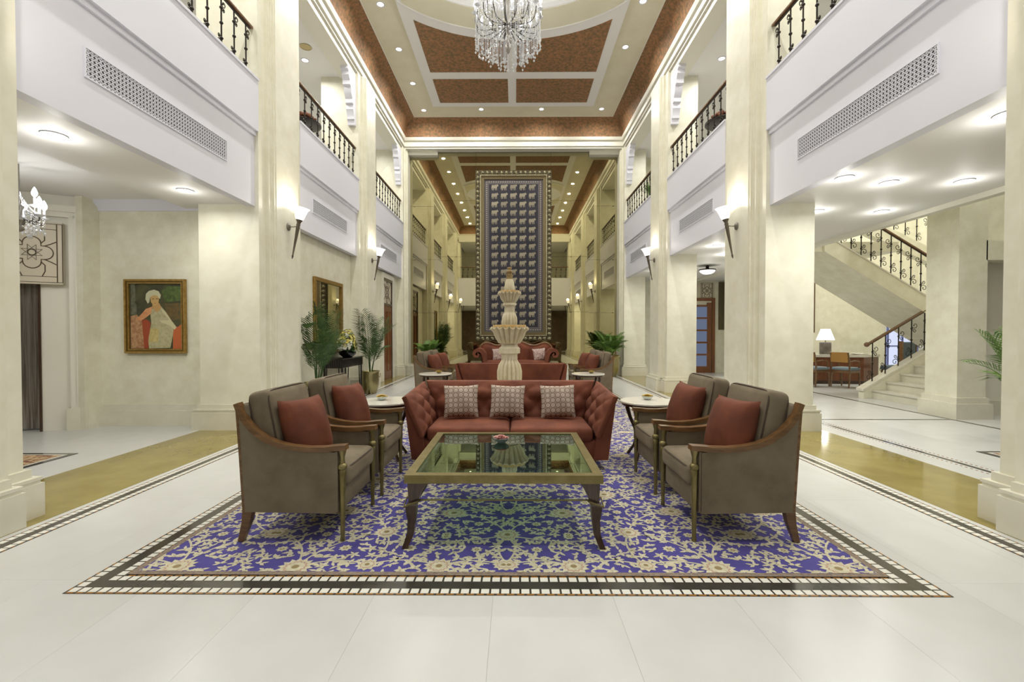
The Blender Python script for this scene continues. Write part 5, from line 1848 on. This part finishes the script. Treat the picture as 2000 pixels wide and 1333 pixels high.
def make_bouquet():
    root = thing('flower_arrangement', 'dome of yellow and white flowers in a dark bowl on the black console', 'flowers', (-3.34, 9.18, 0.843))
    MB().lathe([(0.09, 0), (0.10, 0.01), (0.16, 0.06), (0.17, 0.10), (0.15, 0.12)], 20).build('bowl', M_BLACK, root, 40)
    rng = random.Random(9)
    yl = MB(); wt = MB(); gr = MB()
    def bloom(mb, p, r, nrm):
        nrm = nrm.normalized()
        a = nrm.orthogonal().normalized(); b = nrm.cross(a)
        o = Vector(p)
        for k in range(5):
            t = 2 * PI * k / 5 + rng.random() * .4
            d = a * math.cos(t) + b * math.sin(t); e_ = a * math.cos(t + 1.2) + b * math.sin(t + 1.2); g = a * math.cos(t - 1.2) + b * math.sin(t - 1.2)
            mb.add([o, o + g * r * .45 + nrm * r * .35, o + d * r + nrm * r * .45, o + e_ * r * .45 + nrm * r * .35], [(0, 1, 2, 3)])
    for i in range(420):
        u = rng.random(); a = rng.uniform(0, 2 * PI)
        ph = math.acos(1 - u * 1.0)
        d = Vector((math.sin(ph) * math.cos(a), math.sin(ph) * math.sin(a), math.cos(ph)))
        rad = 0.30 * (0.8 + 0.28 * rng.random())
        p = Vector((d.x * rad * 0.5, d.y * rad, 0.16 + d.z * rad * 1.25))
        low = d.z < 0.35
        bloom(wt if (low and rng.random() < .6) or rng.random() < .2 else yl, p, rng.uniform(.028, .045), d)
    for i in range(160):
        a = rng.uniform(0, 2 * PI); ph = rng.uniform(.6, 1.75)
        d = Vector((math.sin(ph) * math.cos(a), math.sin(ph) * math.sin(a), math.cos(ph)))
        p = Vector((d.x * .1, d.y * .1, 0.15)); q = p + Vector((d.x * .6, d.y, d.z)) * rng.uniform(.16, .30)
        sd = d.cross(Vector((0, 0, 1))).normalized() * 0.02
        m_ = (p + q) / 2
        gr.add([p, m_ + sd, q, m_ - sd], [(0, 1, 2, 3)])
    gr.ball((0, 0, 0.22), 0.17, 10, 6)
    gr.build('greenery', M_LEAF, root, None, kind='stuff', recalc=False)
    yl.build('yellow_blossoms', mat('blossom_yellow', (216, 200, 84), 0.7, col2=(236, 228, 140), scale=20), root, None, kind='stuff', recalc=False)
    wt.build('white_blossoms', mat('blossom_white', (232, 232, 216), 0.7), root, None, kind='stuff', recalc=False)
make_bouquet()

# ================================================================== potted palms
def frond(mb, ln, arch, nl, ll, wd, seed):
    """Frond in local coords: rises along +x/+z from the origin."""
    rng = random.Random(seed)
    P_ = []
    n_ = 14
    x = z = 0.0
    a = RAD(86)
    for i in range(n_ + 1):
        P_.append(Vector((x, 0, z)))
        x += math.cos(a) * ln / n_; z += math.sin(a) * ln / n_
        a -= arch / n_ * (0.4 + 1.2 * i / n_)
    mb.tube(P_, [0.009 - 0.006 * i / n_ for i in range(n_ + 1)], 5)
    for k in range(nl):
        t = 0.32 + 0.68 * k / (nl - 1)
        f = t * n_
        i = min(int(f), n_ - 1)
        p = P_[i].lerp(P_[i + 1], f - i)
        tg = (P_[i + 1] - P_[i]).normalized()
        upv = Vector((0, 1, 0)).cross(tg) * -1
        l = ll * (0.55 + 0.75 * math.sin(PI * min(1, 0.15 + (k / nl) * 0.85))) * rng.uniform(.88, 1.1)
        for sy in (-1, 1):
            d = (tg * 0.62 + Vector((0, sy * 0.75, 0)) + upv * 0.22).normalized()
            sd = d.cross(upv).normalized() * wd
            m_ = p + d * l * 0.45 + Vector((0, 0, 0.01))
            q = p + d * l + Vector((0, 0, -0.18 * l))
            mb.add([p, m_ + sd, q, m_ - sd], [(0, 1, 2, 3)])
def make_palm(name, loc, label, h, n_, leafmat, pot_h, pot_r, ll, nl=22, arch=1.0, seed=1, spread=1.0, pot=True, bias=None, wd=0.011, limit=None):
    root = thing(name, label, 'plant', loc)
    k = pot_r
    if pot:
        pt = MB().lathe([(k * .60, 0), (k * .66, 0.01), (k * .92, pot_h * .35), (k * .98, pot_h * .62), (k * .93, pot_h * .86), (k * 1.0, pot_h * .97), (k * 1.06, pot_h), (k * 1.02, pot_h), (k * .9, pot_h * .9), (k * .85, pot_h * .82)], 28).build('pot', M_POT, root, 45)
        for sx in (-1, 1):
            mb = MB(); mb.tube([(sx * k * (1.04), .05 * math.cos(t * PI / 4), pot_h * .82 + .05 * math.sin(t * PI / 4)) for t in range(8)], 0.007, 5, True)
            mb.build('ring_handle', M_POT, pt)
        MB().lathe([(0.005, pot_h * .86), (k * .9, pot_h * .86)], 20, cap=False).build('soil', M_SOIL, root, None)
    rng = random.Random(seed)
    mbs = []
    for i in range(n_):
        mb = MB()
        t = (i + .5) / n_
        ln_ = h * (1.0 - 0.38 * (i % 3) / 2) * rng.uniform(.88, 1.05)
        frond(mb, ln_, arch * rng.uniform(.7, 1.2) * (0.6 + 0.5 * (i % 3)), nl, ll, wd, seed * 31 + i)
        mbs.append(mb)
        az = i * 2.399 + rng.uniform(-.3, .3)
        if bias is not None:
            az = (1 if i % 2 else -1) * PI / 2 * rng.uniform(0.45, 1.1) + bias
        mb.xf(Matrix.Translation((0.05 * math.cos(az) * spread, 0.05 * math.sin(az) * spread, pot_h * .86)) @ Matrix.Rotation(az, 4, 'Z') @ Matrix.Rotation(rng.uniform(0.02, .22) * spread, 4, 'Y'))
        if limit:
            mb.v = [(max(v[0], limit(v[1] + loc[1]) - loc[0] + 0.004 * ((q * 7) % 9)), v[1], v[2]) for q, v in enumerate(mb.v)]
        mb.build('frond', leafmat, root, None, recalc=False)
make_palm('potted_palm', (-3.14, 10.0, 0), 'tall areca palm in a brass pot at the right end of the black console', 1.42, 8, M_LEAF, 0.50, 0.195, 0.33, 24, 0.75, 3, 0.8, bias=-0.1, wd=0.0075, limit=lambda y: -3.58 if y < 10.15 else (-3.33 if y < 10.4 else -3.25))
make_palm('potted_palm', (-3.38, 7.85, 0), 'tall areca palm at the left end of the black console behind the armchairs', 1.45, 9, M_LEAF, 0.48, 0.21, 0.33, 24, 0.75, 8, 0.8, bias=0.1, wd=0.0075, limit=lambda y: -3.56 if y > 7.5 else -3.25)
make_palm('potted_fern', (-2.62, 13.95, 0), 'low leafy plant in a brass pot before the left mirror panel', 0.62, 12, M_LEAF2, 0.62, 0.29, 0.24, 16, 1.3, 5, 1.2, wd=0.016)
make_palm('potted_fern', (2.96, 13.95, 0), 'low leafy plant in a brass pot before the right mirror panel', 0.85, 16, M_LEAF2, 0.66, 0.29, 0.28, 18, 1.3, 12, 1.3, wd=0.018)
make_palm('potted_palm', (6.05, 5.35, 0), 'palm fronds showing from behind the nearest right column', 0.95, 12, M_LEAF2, 0.55, 0.2, 0.26, 18, 1.2, 21, 1.4)
make_palm('gallery_plant', (4.0, 12.9, 4.6), 'leafy green plant behind the railing of the upper right gallery', 0.75, 10, M_LEAF2, 0.35, 0.16, 0.22, 14, 1.0, 33, 1.2)

# gallery tables with flower bowls
for s in (-1, 1):
    side = 'left' if s < 0 else 'right'
    root = thing('gallery_table', 'round iron table with dark red flowers behind the upper %s railing' % side, 'table', (s * 4.0, 8.75, 4.6))
    MB().lathe([(0.30, 0.70), (0.32, 0.71), (0.32, 0.74), (0.30, 0.75)], 28).build('table_top', M_IRON, root, 30)
    MB().lathe([(0.20, 0), (0.2, 0.02), (0.03, 0.05), (0.025, 0.7)], 14).build('pedestal', M_IRON, root, 30)
    mb = MB()
    rng = random.Random(4)
    for i in range(60):
        a = rng.uniform(0, 2 * PI); r = 0.24 * math.sqrt(rng.random())
        mb.ball((r * math.cos(a), r * math.sin(a), 0.80 + 0.12 * (1 - r / .24) + rng.uniform(-.02, .02)), rng.uniform(.03, .05), 6, 4)
    mb.build('flower_heads', mat('maroon_flower', (92, 42, 36), 0.7, col2=(140, 92, 60), scale=20), root, 60, kind='stuff')

# ================================================================== staircase on the right
def make_stairs():
    root = thing('staircase', 'cream marble staircase rising to the right and turning back above the desk', 'staircase', (0, 0, 0))
    n1, r1, t1 = 8, 0.169, 0.28
    X0, YA, YB = 7.33, 7.80, 9.30
    for i in range(n1):
        x = X0 + t1 * i
        st_ = MB().box(x, x + t1 + 0.02 if i < n1 - 1 else 10.9, YA, YB, 0 if i < 2 else r1 * (i - 1.6), r1 * (i + 1) - 0.028).build('step', M_BASE, root, None)
        MB().box(x - 0.025, x + t1 if i < n1 - 1 else 10.9, YA, YB, r1 * (i + 1) - 0.028, r1 * (i + 1)).build('tread', M_MTOP, st_, None)
    # far stringer wall of the first flight, with sloping cap
    xe = X0 + t1 * n1
    k = r1 / t1
    xa = X0 - 0.18
    zt = lambda x: 0.17 + k * (x - xa)
    MB().prism([(xa, 0), (xe + 0.4, 0), (xe + 0.4, zt(xe + 0.4)), (xa, zt(xa))], 'y', YB, YB + 0.14).build('stringer', M_WALL, root, None)
    MB().prism([(xa - 0.03, zt(xa) - 0.02), (xe + 0.4, zt(xe + 0.4)), (xe + 0.4, zt(xe + 0.4) + 0.04), (xa - 0.03, zt(xa) + 0.025)], 'y', YB - 0.03, YB + 0.17).build('stringer_cap', M_MTOP, root, None)
    # near curb with cap
    MB().box(7.30, 7.62, 7.66, 7.80, 0, 0.40).build('curb', M_WALL, root, None)
    MB().box(7.26, 7.66, 7.62, 7.84, 0.40, 0.435).build('curb_cap', M_MTOP, root, None)
    # landing and second flight
    MB().box(9.29, 10.9, 9.30, 10.85, 1.20, 1.352).build('landing', M_BASE, root, None)
    n2, r2, t2 = 11, 0.162, 0.267
    for i in range(n2):
        x = 9.29 - t2 * i
        st_ = MB().box(x - t2 - 0.02, x, 9.46, 10.80, 1.352 + r2 * (i + 1) - 0.085, 1.352 + r2 * (i + 1) - 0.025).build('step', M_BASE, root, None)
        MB().box(x - t2, x + 0.02, 9.46, 10.80, 1.352 + r2 * (i + 1) - 0.025, 1.352 + r2 * (i + 1)).build('tread', M_MTOP, st_, None)
    k2 = r2 / t2
    zt2 = lambda x: 1.352 + r2 + 0.03 + k2 * (9.29 - x)
    xb = 9.29 - t2 * n2
    MB().prism([(9.6, zt2(9.6) - 0.33), (9.6, zt2(9.6)), (xb, zt2(xb)), (xb, zt2(xb) - 0.33)], 'y', 9.34, 9.46).build('stringer', M_WALL, root, None)
    MB().prism([(9.6, zt2(9.6)), (9.6, zt2(9.6) + 0.03), (xb, zt2(xb) + 0.03), (xb, zt2(xb))], 'y', 9.32, 9.48).build('stringer_cap', M_MTOP, root, None)
    MB().prism([(9.6, zt2(9.6) - 0.325), (9.6, zt2(9.6) - 0.29), (xb, zt2(xb) - 0.29), (xb, zt2(xb) - 0.325)], 'y', 9.46, 10.85).build('soffit', M_WALL, root, None)
    # third flight, farther and higher
    MB().prism([(11.6, 2.25), (11.6, 2.60), (7.9, 4.40), (7.9, 4.0)], 'y', 11.0, 11.2).build('stringer', M_WALL, root, None)
    MB().box(5.96, 7.9, 9.4, 11.2, 3.0, 3.2).build('landing', M_BASE, root, None)
    railing((X0 - 0.05, YB + 0.07, 0.25), (xe + 0.0, YB + 0.07, 0.25 + k * (xe - X0 + 0.05)), BAL_S, 0.86, 0.27, 'iron stair railing with rounded wooden handrail on the lowest flight', None, 'stair_railing', knob=True)
    railing((9.45, 9.40, zt2(9.45) + 0.03), (xb + 0.1, 9.40, zt2(xb + 0.1) + 0.03), BAL_S, 0.86, 0.2, 'iron stair railing climbing to the left on the middle flight', None, 'stair_railing')
    railing((11.5, 11.1, 2.65), (8.0, 11.1, 4.35), BAL_S, 0.86, 0.27, 'iron stair railing highest and farthest back on the staircase', None, 'stair_railing')
    mb = MB()
    pts = [(7.45 + 0.16 * (1 - .65 * q / 18) * math.cos(-0.5 + q * .33), 7.73, 0.56 + 0.09 * (1 - .65 * q / 18) * math.sin(-0.5 + q * .33)) for q in range(19)]
    mb.tube([(7.5, 7.73, 0.435), (7.6, 7.73, 0.47)] + pts, 0.010, 5)
    tag(mb.build('iron_scroll', M_IRON, None), 'curled iron scroll on the marble curb at the foot of the stairs', 'ornament')
make_stairs()
# daylight window under the stairs
wn = sroot('window_1', (11.08, 13.6, 0.35))
MB().box(0, 0.9, -0.02, 0.0, 0, 1.75).build('pane', emis('sky_glow', (222, 230, 255), 2.6), wn, None)
mb = MB()
for x in (0, 0.43, 0.86):
    mb.box(x, x + 0.04, -0.05, 0.0, 0, 1.75)
for z in (0, 0.58, 1.15, 1.71):
    mb.box(0, 0.9, -0.05, 0.0, z, z + 0.04)
mb.build('window_frame', mat('blue_frame', (120, 130, 190), 0.5), wn, None)

# ================================================================== desk corner
def make_desk():
    root = thing('reception_desk', 'brown wooden desk with angled corner and pale top behind the stairs', 'desk', (9.05, 12.35, 0))
    body = [(-1.35, -0.30), (0.10, -0.42), (0.72, -0.12), (0.78, 0.45), (-1.35, 0.45)]
    MB().prism(body, 'z', 0.02, 0.70).build('body', mat('desk_wood', (104, 58, 32), 0.3, col2=(128, 76, 46), scale=3, stretch=(10, 10, 1), coat=0.3), root, None)
    MB().prism([(x * 1.04, y * 1.08) for x, y in body], 'z', 0.70, 0.765).build('desk_top', M_MTOP, root, None)
    MB().prism([(x * 1.02, y * 1.03) for x, y in body], 'z', 0.0, 0.08).build('plinth', M_DKWOOD, root, None)
make_desk()
bk = thing('open_book', 'open book lying on the reception desk', 'book', (9.22, 12.2, 0.765))
for s in (-1, 1):
    mb = MB().prism([(0, 0.0), (s * 0.16, 0.015), (s * 0.17, 0.03), (s * 0.05, 0.035), (0, 0.02)], 'y', -0.11, 0.11)
    mb.build('page_block', mat('paper', (232, 226, 210), 0.7), bk, None)
MB().box(-0.18, 0.18, -0.12, 0.12, -0.001, 0.004).build('cover', M_BLACK, bk, None)
lp = thing('table_lamp', 'lit table lamp with white cone shade on the reception desk', 'lamp', (8.50, 12.45, 0.765))
MB().rbox((0, 0, 0.16), (0.26, 0.12, 0.32), 0.015).build('base', mat('lamp_base', (96, 88, 84), 0.35, col2=(130, 122, 116), scale=8), lp)
MB().tube([(0, 0, 0.32), (0, 0, 0.40)], 0.012, 8).build('stem', M_BRASS, lp)
MB().lathe([(0.215, 0.38), (0.11, 0.68), (0.105, 0.68), (0.205, 0.38)], 28).build('shade', M_SHADE, lp, 40)
point('lamp_light', (0, 0, 0.76), 12, 0.08, lp)
def make_desk_chair():
    root = thing('desk_chair', 'chair', 'chair')
    M_SEAT = mat('blue_seat', (128, 142, 152), 0.8)
    mb = MB().rbox((0, 0, 0.455), (0.46, 0.46, 0.07), 0.03, 2, 2, 0.01); mb.build('seat', M_SEAT, root, 60)
    MB().box(-0.22, 0.22, -0.22, 0.22, 0.36, 0.42).build('seat_frame', M_WOOD, root, None)
    for sx in (-1, 1):
        MB().tube([(sx * 0.20, -0.20, 0.40), (sx * 0.205, -0.215, 0.2), (sx * 0.20, -0.24, 0.0)], [0.024, 0.02, 0.016], 6).build('leg', M_WOOD, root)
        MB().tube([(sx * 0.20, 0.20, 0.40), (sx * 0.205, 0.215, 0.2), (sx * 0.20, 0.23, 0.0)], [0.024, 0.02, 0.016], 6).build('leg', M_WOOD, root)
        MB().tube([(sx * 0.20, -0.21, 0.40), (sx * 0.205, -0.23, 0.62), (sx * 0.19, -0.27, 0.86)], 0.02, 6).build('back_post', M_WOOD, root)
        MB().tube([(sx * 0.215, -0.23, 0.64), (sx * 0.24, -0.05, 0.66), (sx * 0.24, 0.12, 0.64), (sx * 0.21, 0.16, 0.42)], 0.016, 6).build('arm', M_WOOD, root)
    MB().box(-0.19, 0.19, -0.275, -0.245, 0.62, 0.86).build('back_rest', mat('cane', (176, 132, 66), 0.6), root, None)
    return root
dc = make_desk_chair()
dc.location = (7.60, 11.50, 0); dc.rotation_euler = (0, 0, -1.25); dc['label'] = 'wooden chair with grey seat nearest the column at the reception desk'; dc['group'] = 'desk chairs'
dup(dc, (8.22, 11.30, 0), -1.1, 'wooden chair with grey seat in front of the desk, beside the first one', 'desk chairs')
sw = thing('upholstered_chair', 'grey blue upholstered chair behind the lowest stair railing', 'chair', (9.86, 11.75, 0), 0.35)
MB().rbox((0, 0, 0.44), (0.52, 0.50, 0.12), 0.04).build('seat', mat('slate_fabric', (92, 102, 108), 0.85), sw, 60)
MB().rbox((0, -0.24, 0.82), (0.50, 0.08, 0.58), 0.03).build('backrest', mat('slate_fabric', (92, 102, 108), 0.85), sw, 60)
for sx in (-1, 1):
    for sy in (-1, 1):
        MB().tube([(sx * 0.22, sy * 0.21, 0.40), (sx * 0.23, sy * 0.23, 0)], [0.024, 0.016], 6).build('leg', M_WOOD, sw)
    MB().box(sx * 0.262 - 0.012, sx * 0.262 + 0.012, -0.285, -0.2, 0.4, 1.13).build('back_post', M_WOOD, sw, None)

# ================================================================== right aisle door and panel
d3 = sroot('door_3', (5.55, 15.4, 0))
mb = MB(); mb.box(0, 0.10, -0.06, 0, 0, 2.52); mb.box(1.12, 1.22, -0.06, 0, 0, 2.52); mb.box(0.10, 1.12, -0.06, 0, 2.42, 2.52)
mb.build('frame', M_DOORW, d3, None)
mb = MB(); mb.box(0.12, 0.26, -0.04, 0, 0, 2.36); mb.box(0.96, 1.10, -0.04, 0, 0, 2.36)
for z in (0, 0.58, 0.99, 1.40, 1.81, 2.22):
    mb.box(0.26, 0.96, -0.04, 0, z, z + (0.22 if z == 0 else 0.06))
mb.build('leaf', M_DOORW, d3, None)
for z in (0.22, 0.64, 1.05, 1.46, 1.87):
    MB().box(0.26, 0.96, -0.02, -0.01, z, z + 0.36).build('pane', emis('pane_glow', (176, 194, 232), 0.75), d3, None)
pn = MB().box(0.0, 1.22, -0.03, 0, 2.52, 3.0).build('transom_panel', mat('panel_cream', (222, 212, 190), 0.45), d3, None)
lattice(pn, 0.95, 2.76, 0.20, -0.034, 0.008)
lattice(pn, 0.40, 2.76, 0.20, -0.034, 0.008)
tag(MB().box(6.90, 7.08, 15.35, 15.40, 1.45, 3.05).build('wall_panel', mat('dark_panel', (86, 78, 54), 0.5), None, None), 'narrow dark wall panel beside the glazed wooden door', 'panel')
tag(MB().box(8.78, 8.92, 13.53, 13.60, 1.35, 2.95).build('wall_panel', mat('brown_panel', (96, 70, 44), 0.5), None, None), 'narrow brown wall panel behind the table lamp', 'panel')
